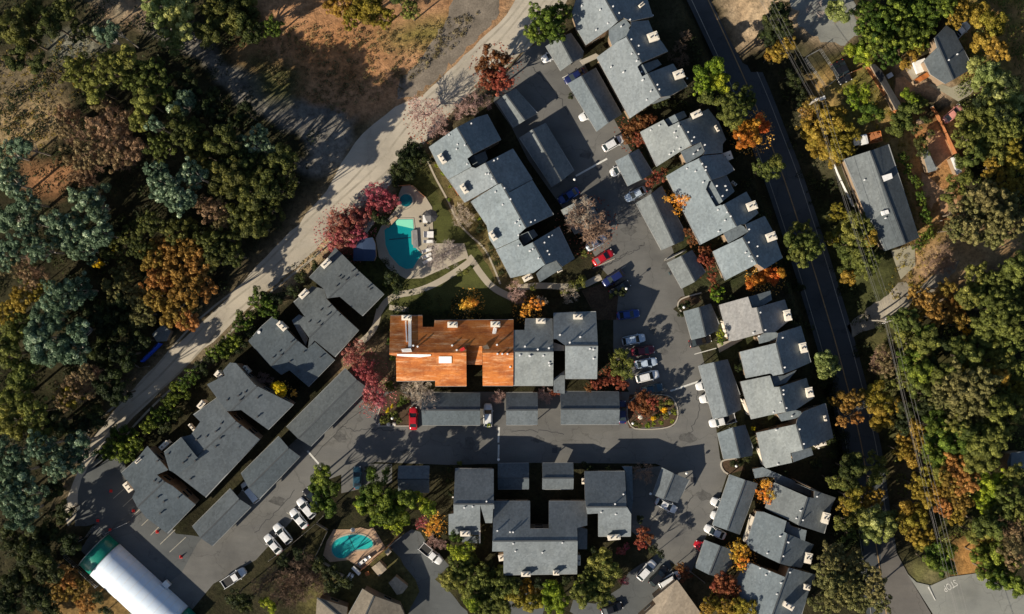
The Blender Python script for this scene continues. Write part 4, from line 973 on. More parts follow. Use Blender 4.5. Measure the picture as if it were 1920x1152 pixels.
# ------------------------------------------------------------------ cars
def car_parts(kind):
    """parts of one vehicle, length along x, front at +x"""
    suv = kind == 'suv'; pick = kind == 'pickup'
    L = {'sedan': 4.5, 'suv': 4.6, 'pickup': 5.15, 'van': 4.7}[kind]
    belt = {'sedan': .92, 'suv': 1.05, 'pickup': 1.08, 'van': 1.1}[kind]; top = {'sedan': 1.43, 'suv': 1.72, 'pickup': 1.8, 'van': 1.95}[kind]
    hw = {'sedan': .86, 'suv': .90, 'pickup': .92, 'van': .92}[kind]
    xs = [-L / 2, -L / 2 + .08, -L / 2 + .25, -L / 2 + .7, -L * .15, L * .18, L / 2 - 1.0, L / 2 - .5, L / 2 - .2, L / 2 - .05, L / 2 + .02]
    wid = [.60, .76, .89, .98, 1.0, 1.0, .98, .92, .80, .64, .48]
    zt = [.62, .80, .92, .98, 1.0, 1.0, .96, .89, .80, .68, .58]
    if pick or suv or kind == 'van': zt = [.78, .92, .98, 1.0, 1.0, 1.0, .97, .92, .85, .74, .64]
    bm = bmesh.new(); rows = []
    for x, w_, z in zip(xs, wid, zt):
        W_ = hw * w_; Z = belt * z
        prof = [(-W_ * .92, .28), (-W_, .5), (-W_ * .985, Z * .82), (-W_ * .90, Z), (-W_ * .5, Z + .03), (0, Z + .04)]
        prof += [(-a, b) for a, b in prof[-2::-1]]
        rows.append([bm.verts.new((x, a, b)) for a, b in prof])
    for a, b in zip(rows[:-1], rows[1:]):
        for i in range(len(a)): 
            j = (i + 1) % len(a); f = bm.faces.new((a[i], a[j], b[j], b[i])); f.smooth = True
    bm.faces.new(rows[0]); bm.faces.new(rows[-1])
    # roof panel, pillars
    if kind == 'sedan': g0, g1, r0, r1 = -1.72, 1.12, -.95, .22
    elif kind == 'suv': g0, g1, r0, r1 = -2.12, 1.12, -1.55, .28
    elif kind == 'van': g0, g1, r0, r1 = -2.2, 1.5, -1.9, .8
    else: g0, g1, r0, r1 = -.35, 1.35, -.2, .8
    hb = hw * .86; ht = hw * .68
    for (xa, xb, wk, zk) in ((r0 - .04, r1 + .04, .86, .012), (r0 + .02, r1 - .04, 1.0, .0), (r0 + .15, r1 - .2, .8, .03)):
        box(bm, (xa + xb) / 2, 0, top + zk, xb - xa, (ht * 2 + .03) * wk, .05)
    for sx, s0, s1 in ((-1, g0, r0), (1, g1, r1)):
        for sy in (-1, 1): tube(bm, (s0, sy * hb, belt - .02), (s1, sy * ht, top), .05, .04, 5)
    if pick:
        for f in list(bm.faces): pass
        box(bm, -1.55, .86, belt + .16, 2.3, .08, .34); box(bm, -1.55, -.86, belt + .16, 2.3, .08, .34); box(bm, -L / 2 + .08, 0, belt + .12, .08, 1.7, .34)
    bmesh.ops.recalc_face_normals(bm, faces=bm.faces)
    parts = [('body', frombm(bm, 'body'), 'paint')]
    bm = bmesh.new()
    lo = [bm.verts.new(v) for v in ((g0, -hb, belt - .03), (g1, -hb, belt - .03), (g1, hb, belt - .03), (g0, hb, belt - .03))]
    hi = [bm.verts.new(v) for v in ((r0, -ht, top - .02), (r1, -ht, top - .02), (r1, ht, top - .02), (r0, ht, top - .02))]
    for i in range(4): bm.faces.new((lo[i], lo[(i + 1) % 4], hi[(i + 1) % 4], hi[i]))
    bm.faces.new(hi); bm.faces.new(lo); bmesh.ops.recalc_face_normals(bm, faces=bm.faces)
    parts.append(('window_glass', frombm(bm, 'window_glass'), 'glass'))
    if pick:
        bm = bmesh.new(); box(bm, -1.55, 0, belt + .055, 2.2, 1.62, .03); parts.append(('bed_liner', frombm(bm, 'bed_liner'), 'black'))
    for sx in (-L * .31, L * .32):
        for sy in (-1, 1):
            bm = bmesh.new(); tube(bm, (sx, sy * (hw - .2), .33), (sx, sy * (hw + .01), .33), .33, .33, 18); parts.append(('wheel', frombm(bm, 'wheel'), 'black'))
    for sy in (-1, 1):
        bm = bmesh.new(); box(bm, L / 2 - .2, sy * hw * .62, belt * .74, .2, .26, .12, R(-35) * sy); parts.append(('headlight', frombm(bm, 'headlight'), 'vent'))
        bm = bmesh.new(); box(bm, -L / 2 + .12, sy * hw * .66, belt * .8, .1, .24, .12); parts.append(('tail_light', frombm(bm, 'tail_light'), 'cone'))
        bm = bmesh.new(); box(bm, g1 - .25, sy * (hw + .08), belt + .05, .14, .2, .13); parts.append(('wing_mirror', frombm(bm, 'wing_mirror'), 'paint'))
    return parts
CARP = {k: car_parts(k) for k in ('sedan', 'suv', 'pickup', 'van')}
CARS = [  # kind, colour, centre, angle of the nose, label
 ('suv', 'white', '. 1150,269', 30, 'white SUV parked beside the rust red shrub below the upper carport'),
 ('sedan', 'blue', '. 1066,367', 212, 'bright blue car in the shade below the long striped carport'),
 ('sedan', 'pale', '. 1192,364', 208, 'pale blue car half under the carport beside the golden maple'),
 ('van', 'white', '. 1165,316', 208, 'white van backed out of the small carport with only its end showing'),
 ('sedan', 'white', '. 1036,104', 205, 'white car nose under the top left small carport'),
 ('sedan', 'navy', '. 1078,143', 210, 'navy car with white front north of the upper carport'),
 ('sedan', 'white', '. 1106,213', 208, 'white car poking out of the upper carport by the drive'),
 ('sedan', 'red', '. 1131,483', 32, 'bright red car under the edge of the large bare tree'),
 ('sedan', 'pale', '. 1118,455', 32, 'pale blue car mostly hidden by the large bare tree'),
 ('suv', 'navy', '. 1150,522', 212, 'dark blue SUV parked next to the shaded kerb below the red car'),
 ('sedan', 'black', '. 1162,541', 30, 'black car in deep shade below the dark blue SUV'),
 ('sedan', 'blue', '. 1178,590', 8, 'royal blue car in the shade east of the grey half roof'),
 ('suv', 'pale', '. 1188,637', 11, 'light silver blue SUV topmost of the row right of the grey roof'),
 ('sedan', 'maroon', '. 1206,658', 8, 'maroon car between the silver SUV and a pale car'),
 ('sedan', 'pale', '. 1211,681', 10, 'pale blue compact car second below the silver SUV'),
 ('suv', 'white', '. 1214,706', 14, 'white SUV in the east row above the planted island'),
 ('sedan', 'teal', '. 1222,730', 12, 'dark teal car just above the planted island'),
 ('sedan', 'navy', '. 1167,773', 90, 'navy car parked between the wide carport and the planted island'),
 ('suv', 'white', '. 915,779', 90, 'white SUV parked between two carports south of the orange roof'),
 ('sedan', 'red', '. 775,785', 90, 'red car parked left of the wide carport under pale bare branches'),
 ('sedan', 'black', '. 1313,640', 15, 'black car at the foot of the short east carport'),
 ('pickup', 'white', '. 1354,789', 195, 'white pickup truck between two east side carports'),
 ('sedan', 'white', '. 1326,721', 195, 'white car, upper one under the long east carport edge'),
 ('sedan', 'white', '. 1333,745', 195, 'white car, lower one under the long east carport edge'),
 ('sedan', 'white', '. 1249,948', -27, 'white car alongside the half shaded carport'),
 ('sedan', 'white', '. 1341,998', 155, 'white car with dark windows below the long lower right carport'),
 ('sedan', 'white', '. 1353,947', 155, 'white car nose under the long lower right carport'),
 ('sedan', 'white', '. 1353,973', 155, 'white car barely showing under the long lower right carport'),
 ('sedan', 'red', '. 1322,1028', 155, 'red car end showing beside the small bottom carport'),
 ('suv', 'white', 'O 968,836', 48, 'white SUV in the lower parking next to a black car'),
 ('suv', 'black', 'O 1055,878', 48, 'black SUV with roof bars beside the tan roofed building'),
 ('van', 'white', 'O 1135,905', 30, 'small white van end behind the tan roofed building'),
 ('sedan', 'teal', '. 670,896', 90, 'shaded blue grey car parked between two green trees'),
 ('suv', 'white', '. 574,953', 130, 'white SUV at the upper end of the diagonal row of white cars'),
 ('sedan', 'white', '. 560,973', 130, 'white sedan beside the topmost SUV in the diagonal row'),
 ('sedan', 'black', '. 585,934', 130, 'black car half under the green tree at the top of the diagonal row'),
 ('suv', 'white', '. 530,1001', 130, 'white SUV third down the diagonal row of white cars'),
 ('sedan', 'white', '. 512,1021', 130, 'white sedan lowest in the diagonal row of white cars'),
 ('pickup', 'white', '. 439,1083', 33, 'white pickup alone in the shade at the bottom left'),
 ('van', 'white', '. 470,923', 128, 'white van between two west side carports'),
 ('pickup', 'white', '. 809,1039', -40, 'white pickup with dark bed in the lower parking'),
 ('sedan', 'silver', 'N 1655,1003', -45, 'silver car under the lime tree at the bottom'),
 ('van', 'white', 'N 1455,885', 20, 'white van under the yellow green tree at the bottom'),
 ('sedan', 'black', '. 1147,1142', 20, 'black car at the bottom edge near the red bush'),
 ('sedan', 'black', 'v 1570,490', -65, 'black car, left of the two beside the enclosure'),
 ('sedan', 'black', 'v 1680,440', -65, 'black car, right of the two beside the enclosure'),
 ('sedan', 'salmon', 't 1400,270', 40, 'pale pink car parked by the right hand house path'),
 ('pickup', 'white', 's 1585,190', 40, 'white pickup at the corner of the dark roofed house'),
 ('suv', 'black', 'M 1640,920', 33, 'dark SUV behind the white pickup at the bottom left'),
]
CARS = CARS[:-1]
for kind, col, at, ang, label in CARS:
    p = W(px(at)[0], .8); root = empty({'pickup': 'pickup_truck', 'van': 'parked_van', 'suv': 'parked_car', 'sedan': 'parked_car'}[kind], (p.x, p.y, .03), R(ang), label, {'pickup': 'pickup truck', 'van': 'van'}.get(kind, 'car'), 'vehicles parked in the complex')
    for nm, me, mk in CARP[kind]:
        o = bpy.data.objects.new(nm, me); COL.objects.link(o); o.parent = root
        if not me.materials: me.materials.append(MAT['white'])
        o.material_slots[0].link = 'OBJECT'; o.material_slots[0].material = MAT['car_' + col] if mk == 'paint' else MAT[mk]
def dump_truck():
    p = W(px('t 460,550')[0], 1.2); root = empty('dump_truck', (p.x, p.y, .02), R(192), 'small truck with orange load bed and white cab above the long grey house', 'truck')
    bm = bmesh.new(); box(bm, 1.7, 0, 1.15, 1.3, 1.9, 1.5); box(bm, 1.2, 0, .55, 4.6, 1.5, .25, 0); bmesh.ops.bevel(bm, geom=bm.edges[:], offset=.06, segments=2); link('cab', frombm(bm, 'cab'), MAT['white'], root)
    bm = bmesh.new(); box(bm, 2.36, 0, 1.5, .06, 1.6, .6); link('windscreen', frombm(bm, 'windscreen'), MAT['glass'], root)
    bm = bmesh.new(); box(bm, -.4, 0, .95, 2.7, 2.0, .1)
    for sy in (-1, 1): box(bm, -.4, sy * 1.0, 1.35, 2.7, .07, .8)
    for sx in (-1, 1): box(bm, -.4 + sx * 1.36, 0, 1.35, .07, 2.07, .8)
    link('load_bed', frombm(bm, 'load_bed'), MAT['ply'], root)
    bm = bmesh.new(); 
    for _ in range(14): box(bm, -.4 + rnd.uniform(-1, 1), rnd.uniform(-.7, .7), 1.3 + rnd.random() * .3, rnd.uniform(.4, 1.0), rnd.uniform(.2, .6), rnd.uniform(.1, .4), rnd.uniform(0, 3))
    link('load', frombm(bm, 'load'), MAT['wood'], root)
    for sx in (1.7, -1.0):
        for sy in (-1, 1):
            bm = bmesh.new(); tube(bm, (sx, sy * .7, .42), (sx, sy * 1.0, .42), .42, .42, 16); link('wheel', frombm(bm, 'wheel'), MAT['black'], root)
dump_truck()

# ------------------------------------------------------------------ small things
def cone(at, label):
    p = W(px(at)[0], .4); root = empty('traffic_cone', (p.x, p.y, .02), 0, label, 'traffic cone', 'red cones around the fenced parking')
    bm = bmesh.new(); tube(bm, (0, 0, .05), (0, 0, .8), .22, .05, 14); link('body', frombm(bm, 'body'), MAT['cone'], root)
    bm = bmesh.new(); box(bm, 0, 0, .03, .55, .55, .06); link('base', frombm(bm, 'base'), MAT['cone'], root)
for at, lb in (('u 535,133', 'red cone nearest the cream chimney in the shaded lane'), ('u 795,362', 'red cone at the upper painted stall line'), ('u 383,475', 'red cone at the outer corner of the tent fence'),
               ('u 522,582', 'red cone at the gate of the tent fence'), ('u 1070,605', 'red cone at the third painted stall line'), ('u 1345,895', 'red cone furthest down the lane beside the tent')):
    cone(at, lb)
def tarp():
    P = [W(p, .8) for p in px('I 1000,372 1130,240 1168,250 1030,385')]; c = sum(P, Vector()) / 4; bm = bmesh.new()
    Ls = [P[0], P[1]]; Rs = [P[3], P[2]]; rows = []
    for k in range(13):
        t = k / 12; a = Ls[0].lerp(Ls[1], t); b2 = Rs[0].lerp(Rs[1], t); row = []
        for j_ in range(5):
            q = a.lerp(b2, j_ / 4); row.append(bm.verts.new((q.x - c.x, q.y - c.y, (.15 + .9 * math.sin(math.pi * j_ / 4) + rnd.uniform(-.08, .08)))))
        rows.append(row)
    for a, b2 in zip(rows[:-1], rows[1:]):
        for i in range(4): bm.faces.new((a[i], b2[i], b2[i + 1], a[i + 1]))
    bmesh.ops.recalc_face_normals(bm, faces=bm.faces)
    o = link('blue_tarp', frombm(bm, 'blue_tarp'), MAT['bluetarp'], None, (c.x, c.y, 0)); tag(o, 'bright blue tarp draped over a long pile beside the dirt road', 'tarp')
tarp()
def lounger(at, ang, label):
    p = W(px(at)[0], .4); root = empty('sun_lounger', (p.x, p.y, .1), R(ang), label, 'sun lounger', 'loungers on the pool deck')
    bm = bmesh.new(); box(bm, -.3, 0, .32, 1.35, .62, .07); link('seat', frombm(bm, 'seat'), MAT['white'], root)
    bm = bmesh.new(); vs = box(bm, 0, 0, 0, .7, .62, .07); bmesh.ops.rotate(bm, verts=vs, cent=(0, 0, 0), matrix=Matrix.Rotation(R(-38), 3, 'Y')); bmesh.ops.translate(bm, verts=vs, vec=(.64, 0, .53)); link('backrest', frombm(bm, 'backrest'), MAT['white'], root)
    for sx in (-.85, .3):
        for sy in (-.27, .27):
            bm = bmesh.new(); box(bm, sx, sy, .15, .06, .06, .3); link('leg', frombm(bm, 'leg'), MAT['metal'], root)
for at, an, lb in (('q 1255,745', 180, 'white lounger just below the patio table on the deck'), ('q 1255,790', 180, 'white lounger above the dark striped gap on the deck'), ('q 1250,870', 180, 'white lounger lowest beside the lawn edge'),
                   ('F 1230,690', 200, 'white lounger partly under the grey bare tree, upper'), ('F 1230,730', 205, 'white lounger partly under the grey bare tree, middle'), ('F 1235,765', 210, 'white lounger partly under the grey bare tree, lower'),
                   ('r 770,790', 40, 'grey lounger at the south corner of the kidney pool terrace'), ('r 830,755', 40, 'grey lounger next to the terrace fence')):
    lounger(at, an, lb)
def table(at, label):
    p = W(px(at)[0], .7); root = empty('patio_table', (p.x, p.y, .1), 0, label, 'table')
    bm = bmesh.new(); box(bm, 0, 0, .72, .9, 1.5, .05); link('tabletop', frombm(bm, 'tabletop'), MAT['white'], root)
    for sx in (-.35, .35):
        for sy in (-.6, .6):
            bm = bmesh.new(); box(bm, sx, sy, .35, .05, .05, .7); link('leg', frombm(bm, 'leg'), MAT['metal'], root)
    names = ('left upper', 'left lower', 'right upper', 'right lower', 'near end')
    for k, (sx, sy) in enumerate(((-.9, .4), (-.9, -.4), (.9, .4), (.9, -.4), (0, -1.2))):
        r2 = empty('patio_chair', (p.x + sx, p.y + sy, .1), math.atan2(sy, sx), 'dark patio chair at the %s side of the white deck table' % names[k], 'chair', 'chairs around the deck table')
        bm = bmesh.new(); box(bm, 0, 0, .42, .45, .48, .05); link('seat', frombm(bm, 'seat'), MAT['flue'], r2)
        bm = bmesh.new(); box(bm, .24, 0, .7, .05, .46, .5); link('backrest', frombm(bm, 'backrest'), MAT['flue'], r2)
        for a in (-.18, .18):
            for b2 in (-.2, .2):
                bm = bmesh.new(); box(bm, a, b2, .2, .04, .04, .4); link('leg', frombm(bm, 'leg'), MAT['flue'], r2)
table('q 1207,545', 'white rectangular patio table on the angular pool deck')
def umbrella(at, mat, label, r=1.2):
    p = W(px(at)[0], 2.3); root = empty('parasol', (p.x, p.y, .1), 0, label, 'parasol')
    bm = bmesh.new(); bmesh.ops.create_cone(bm, cap_ends=False, segments=8, radius1=r, radius2=.03, depth=.5); bmesh.ops.translate(bm, verts=bm.verts, vec=(0, 0, 2.3)); link('canopy', frombm(bm, 'canopy'), mat, root)
    bm = bmesh.new(); tube(bm, (0, 0, 0), (0, 0, 2.6), .03, .03, 8); link('pole', frombm(bm, 'pole'), MAT['metal'], root)
umbrella('q 1290,500', MAT['flue'], 'dark charcoal parasol beside the white deck table', 1.3)
umbrella('r 625,340', MAT['white'], 'small white parasol at the top of the kidney pool', .45)
def bench_box(name, at, sx, sy, h, ang, mat, label, cat):
    p = W(px(at)[0], h); bm = bmesh.new(); box(bm, 0, 0, h / 2, sx, sy, h); box(bm, 0, 0, h + .03, sx + .08, sy + .08, .06)
    bmesh.ops.bevel(bm, geom=bm.edges[:], offset=.03, segments=1)
    o = link(name, frombm(bm, name), MAT[mat], None, (p.x, p.y, .1)); o.rotation_euler = (0, 0, R(ang)); tag(o, label, cat)
bench_box('planter_box', 'q 730,590', 2.6, .5, .5, 46, 'patio', 'pale orange planter box at the corner of the angular pool', 'planter')
bench_box('planter_box', 'q 1065,830', .9, 3.4, .35, 4, 'roofB', 'brown mat like planter on the inner corner of the angular pool', 'planter')
bench_box('pool_pump_box', 'r 675,925', 1.9, .55, .9, -45, 'white', 'white pool equipment box by the kidney pool fence corner', 'equipment box')
bench_box('pool_heater', 'r 590,1010', 1.0, 1.0, 1.0, -30, 'vent', 'pale grey pool heater outside the kidney pool fence', 'equipment box')
bench_box('hot_tub', 's 1150,580', 2.3, 2.3, .9, 20, 'white', 'white hot tub on the upper right patio', 'hot tub')
bench_box('storage_box', 's 790,690', 1.1, .8, .7, 30, 'white', 'white storage box on the upper right soil path', 'storage box')
bench_box('storage_box', 's 1365,715', 1.0, .9, .8, 10, 'white', 'white storage box at the grey roof edge of the top right house', 'storage box')
bench_box('utility_box', 'u 1180,1210', 1.3, 1.0, 1.1, -45, 'white', 'white utility box at the lower end of the tent', 'utility box')
bench_box('water_tank', 'v 1255,970', 1.0, .6, .8, 20, 'white', 'white utility cabinet at the foot of the street power pole', 'utility cabinet')
bench_box('garden_table', 't 1015,360', 1.2, 1.0, .7, 20, 'patio', 'peach garden table on the orange soil of the right garden', 'table')
bench_box('kids_cart', 'r 835,965', .7, .7, .5, 20, 'wood', 'small orange cart beside the shed near the kidney pool', 'cart')
sheet('stone_patio', 's 1230,800 1330,770 1500,830 1720,740 1850,760 1720,910 1580,990 1400,880', .02, MAT['pad'])
sheet('stone_patio', 's 980,630 1060,580 1120,700 1060,740', .02, MAT['conc'])
ribbon('garden_path', smoothline([W(p) for p in px('t 1450,150 1490,210 1530,270')]), .7, .021, MAT['conc'])
ribbon('garden_path', smoothline([W(p) for p in px('t 1110,690 1160,800 1215,910')]), .5, .021, MAT['conc'])
def roofpile(at, sx, sy, ang, mat, label, name='lumber_stack'):
    q, z = ROOFB.spot(px(at)[0], .2); bm = bmesh.new()
    for k in range(5): box(bm, rnd.uniform(-.1, .1), (k - 2) * sy / 5, .12 + .05 * (k % 2), sx, sy / 6, .1)
    o = link(name, frombm(bm, name), MAT[mat], None, (q.x, q.y, z + .22)); o.rotation_euler = (0, 0, R(ang)); tag(o, label, 'building material')
roofpile('o 1330,320', 1.6, .7, 80, 'vent', 'pale stack of sheets beside the right chimney on the orange roof')
roofpile('o 1235,500', 1.0, .9, 20, 'bark', 'dark pile of rubble near the notch of the orange roof', 'rubble_pile')
roofpile('o 320,535', 1.8, .7, 5, 'white', 'white bundle at the middle of the left orange roof wing')
roofpile('o 960,525', .9, .6, 30, 'cone', 'small reddish heap left of the roof notch on the orange roof', 'rubble_pile')
def drain(at, label):
    p = W(px(at)[0]); bm = bmesh.new()
    for k in range(6): box(bm, 0, (k - 2.5) * .14, 0, .9, .07, .03)
    box(bm, 0, 0, -.01, 1.0, .95, .02)
    o = link('drain_grate', frombm(bm, 'drain_grate'), MAT['flue'], None, (p.x, p.y, .045)); tag(o, label, 'drain')
drain('. 1123,314', 'square drain grate by the white painted line on the upper drive'); drain('. 1040,845', 'drain grate in the middle of the lower drive'); drain('. 1300,900', 'drain grate on the drive beside the half shaded carport')
def bin_(at, ang, mat, label):
    p = W(px(at)[0], 1); root = empty('wheelie_bin', (p.x, p.y, .02), R(ang), label, 'bin', 'bins beside the carports')
    bm = bmesh.new(); box(bm, 0, 0, .5, .55, .6, .9); bmesh.ops.bevel(bm, geom=bm.edges[:], offset=.04, segments=1); link('body', frombm(bm, 'body'), MAT[mat], root)
    bm = bmesh.new(); box(bm, .03, 0, .99, .66, .66, .06); link('lid', frombm(bm, 'lid'), MAT['flue'], root)
bin_('. 1297,640', 15, 'tile', 'dark bin left of the black car by the short east carport'); bin_('. 1258,512', 30, 'tile', 'dark bin at the lower end of the rusty shrub carport')
def lamp(at, label):
    p = W(px(at)[0], 3.2); root = empty('lamp_post', (p.x, p.y, 0), 0, label, 'lamp post', 'globe lamps of the complex')
    bm = bmesh.new(); tube(bm, (0, 0, 0), (0, 0, 3.0), .06, .045, 8); link('pole', frombm(bm, 'pole'), MAT['flue'], root)
    bm = bmesh.new(); bmesh.ops.create_uvsphere(bm, u_segments=12, v_segments=8, radius=.26); bmesh.ops.translate(bm, verts=bm.verts, vec=(0, 0, 3.2)); link('lamp_shade', frombm(bm, 'lamp_shade'), MAT['white'], root)
for at, lb in (('i 1760,838', 'white globe lamp above the bright blue car'), ('. 1174.5,541.5', 'white globe lamp below the dark blue SUV'), ('e 345,1030', 'white globe lamp in the kerbed bed above the short east carport'), ('y 1025,293', 'white globe lamp above the half shaded carport'),
               ('y 610,528', 'white globe lamp right of the bottom condominium'), ('y 1597,210', 'white globe lamp in the yellow kerbed bed'), ('x 702,12', 'white globe lamp at the corner of the partly shaded square carport'), ('z 425,805', 'white globe lamp in the bed left of the red car'), ('K 870,823', 'white globe lamp in the planted island')):
    lamp(at, lb)
def boulder(at, r, label):
    p = W(px(at)[0], .2); bm = bmesh.new(); bmesh.ops.create_icosphere(bm, subdivisions=3, radius=r)
    for v in bm.verts: v.co = v.co * (1 + rnd.uniform(-.07, .07)); v.co.z *= .7
    for f in bm.faces: f.smooth = True
    o = link('boulder', frombm(bm, 'boulder'), MAT['cream'], None, (p.x, p.y, r * .4)); tag(o, label, 'boulder')
for at, r_, lb in (('z 372,890', .42, 'white boulder, middle one at the kerb of the bed left of the red car'), ('z 455,888', .42, 'white boulder, nearest the red car at the kerb'), ('z 240,882', .22, 'small white boulder at the kerb corner'), ('K 925,775', .5, 'pale spiky boulder under the purple tree on the island'), ('K 1135,745', .35, 'white boulder beside the yellow bush on the island')):
    boulder(at, r_, lb)

# ------------------------------------------------------------------ power poles and lines
poles = []
def pole(base, topz, label, arms=2):
    p = W(px(base)[0], topz); g0 = gz(p.x, p.y); topz = topz; root = empty('power_pole', (p.x, p.y, 0), R(25), label, 'power pole', 'power poles beside the street')
    bm = bmesh.new(); tube(bm, (0, 0, g0), (0, 0, topz), .17, .12, 10); link('pole', frombm(bm, 'pole'), MAT['post'], root)
    for k in range(arms):
        z = topz - .4 - k * 1.1; bm = bmesh.new(); box(bm, 0, 0, z, 2.4, .12, .14); c = link('cross_arm', frombm(bm, 'cross_arm'), MAT['post'], root)
        for x in (-1.1, -.5, .5, 1.1):
            bm = bmesh.new(); tube(bm, (x, 0, z + .06), (x, 0, z + .3), .06, .04, 8); link('insulator', frombm(bm, 'insulator'), MAT['white'], c)
    bm = bmesh.new(); tube(bm, (.35, .1, topz - 3.2), (.35, .1, topz - 2.2), .25, .25, 12); link('transformer', frombm(bm, 'transformer'), MAT['vent'], root)
    poles.append(Vector((p.x, p.y, topz)))
pole('. 1408,-60', 10.5, 'power pole at the top edge beyond the street')
pole('v 1180,975', 10.5, 'power pole with white transformer below the enclosure')
pole('L 880,85', 10.5, 'power pole with white fittings at the driveway mouth')
pole('. 1850,1330', 10.5, 'power pole at the bottom right corner')
def wire(pts, label, r=.02, sag=1.0):
    cu = []
    for a, b2 in zip(pts[:-1], pts[1:]):
        for k in range(15):
            t = k / 15; q = a.lerp(b2, t); q.z -= 4 * sag * t * (1 - t); cu.append(q)
    cu.append(pts[-1]); bm = bmesh.new()
    rows = []
    for i, q in enumerate(cu):
        t = (cu[min(len(cu) - 1, i + 1)] - cu[max(0, i - 1)]).normalized(); s_ = t.cross(Vector((0, 0, 1))).normalized(); u_ = s_.cross(t)
        rows.append([bm.verts.new(q + (s_ * math.cos(a) + u_ * math.sin(a)) * r) for a in (0, 2.094, 4.189)])
    for a, b2 in zip(rows[:-1], rows[1:]):
        for i in range(3): bm.faces.new((a[i], a[(i + 1) % 3], b2[(i + 1) % 3], b2[i]))
    bmesh.ops.recalc_face_normals(bm, faces=bm.faces)
    o = link('power_line', frombm(bm, 'power_line'), MAT['flue']); tag(o, label, 'power line', 'overhead lines along the street')
ax_ = Vector((math.cos(R(25)), math.sin(R(25)), 0))
for nm, x_, dz_, r_ in (('westernmost overhead wire on the upper cross arms', -1.1, -.1, .016), ('second overhead wire from the west on the upper cross arms', -.5, -.1, .018), ('third overhead wire from the west on the upper cross arms', .5, -.1, .018), ('easternmost overhead wire on the upper cross arms', 1.1, -.1, .022), ('thick lower communication cable below the cross arms', -.15, -2.6, .03)):
    wire([q + ax_ * x_ + Vector((0, 0, dz_)) for q in poles], nm, r_)

# ------------------------------------------------------------------ trees
def leafmat(name, c1, c2, tip=None, trans=.25):
    m, nt, b = newmat('leaf_' + name)
    at = nt.nodes.new('ShaderNodeAttribute'); at.attribute_name = 'tone'
    oi = nt.nodes.new('ShaderNodeObjectInfo')
    stops = [(0.05, mul(c1, .75)), (0.45, c1), (0.75, c2)]
    stops.append((1.0, tip or mul(c2, 1.35)))
    col = ramp(nt, at.outputs['Fac'], stops)
    hv = nt.nodes.new('ShaderNodeHueSaturation'); nt.links.new(col, hv.inputs['Color'])
    mr = nt.nodes.new('ShaderNodeMapRange'); nt.links.new(oi.outputs['Random'], mr.inputs[0]); mr.inputs[3].default_value = .475; mr.inputs[4].default_value = .525
    nt.links.new(mr.outputs[0], hv.inputs['Hue'])
    mr2 = nt.nodes.new('ShaderNodeMapRange'); nt.links.new(oi.outputs['Random'], mr2.inputs[0]); mr2.inputs[3].default_value = 1.5; mr2.inputs[4].default_value = .88
    nt.links.new(mr2.outputs[0], hv.inputs['Value'])
    nt.links.new(hv.outputs[0], b.inputs['Base Color']); b.inputs['Roughness'].default_value = .65; b.inputs['Specular IOR Level'].default_value = .25
    tr = nt.nodes.new('ShaderNodeBsdfTranslucent'); nt.links.new(hv.outputs[0], tr.inputs[0])
    ms = nt.nodes.new('ShaderNodeMixShader'); ms.inputs[0].default_value = trans
    out = nt.nodes['Material Output']; nt.links.new(b.outputs[0], ms.inputs[1]); nt.links.new(tr.outputs[0], ms.inputs[2]); nt.links.new(ms.outputs[0], out.inputs[0])
    return m
LM = dict(
 oak=leafmat('oak', (.05, .06, .014), (.13, .14, .03), (.25, .25, .07)),
 olive=leafmat('olive', (.09, .105, .022), (.205, .225, .045), (.38, .39, .11)),
 euc=leafmat('eucalyptus', (.06, .10, .055), (.22, .31, .19), (.78, .84, .62)),
 pale=leafmat('pale_green', (.17, .20, .05), (.36, .40, .14), (.60, .62, .30)),
 tan=leafmat('tan', (.15, .105, .05), (.29, .215, .11), (.42, .33, .18), .15),
 brown=leafmat('brown_gold', (.22, .12, .025), (.42, .25, .06), (.58, .39, .13)),
 orange=leafmat('orange', (.36, .12, .015), (.66, .27, .04), (.85, .46, .12)),
 golden=leafmat('golden', (.55, .28, .03), (.85, .50, .08), (.95, .66, .22)),
 yellow=leafmat('yellow', (.55, .38, .01), (.80, .62, .02), (.9, .78, .1)),
 rust=leafmat('rust', (.16, .05, .02), (.31, .12, .05), (.46, .23, .11)),
 red=leafmat('crimson', (.26, .045, .05), (.44, .12, .13), (.60, .26, .26)),
 pink=leafmat('salmon_pink', (.32, .085, .08), (.52, .19, .17), (.68, .36, .32)),
 lime=leafmat('lime', (.11, .16, .012), (.33, .40, .028), (.58, .62, .09)),
 green=leafmat('green', (.05, .08, .010), (.17, .235, .028), (.36, .44, .07)),
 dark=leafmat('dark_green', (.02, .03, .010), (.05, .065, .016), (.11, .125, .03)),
 gold=leafmat('olive_gold', (.20, .145, .018), (.37, .28, .04), (.55, .43, .10)),
 grey=leafmat('grey_olive', (.11, .105, .035), (.23, .215, .075), (.38, .35, .14), .15),
)
TW = dict(twig_purple=rough('twigs_purple', (.38, .16, .16), .15, 8, bmp=0),
 twig_grey=rough('twigs_grey', (.42, .36, .33), .15, 8, bmp=0), twig_pink=rough('twigs_pink', (.50, .34, .30), .15, 8, bmp=0),
 twig_brown=rough('twigs_brown', (.36, .24, .17), .2, 8, bmp=0), twig_pale=rough('twigs_pale', (.55, .47, .38), .15, 8, bmp=0), twig_dark=rough('twigs_dark', (.20, .14, .10), .2, 8, bmp=0))
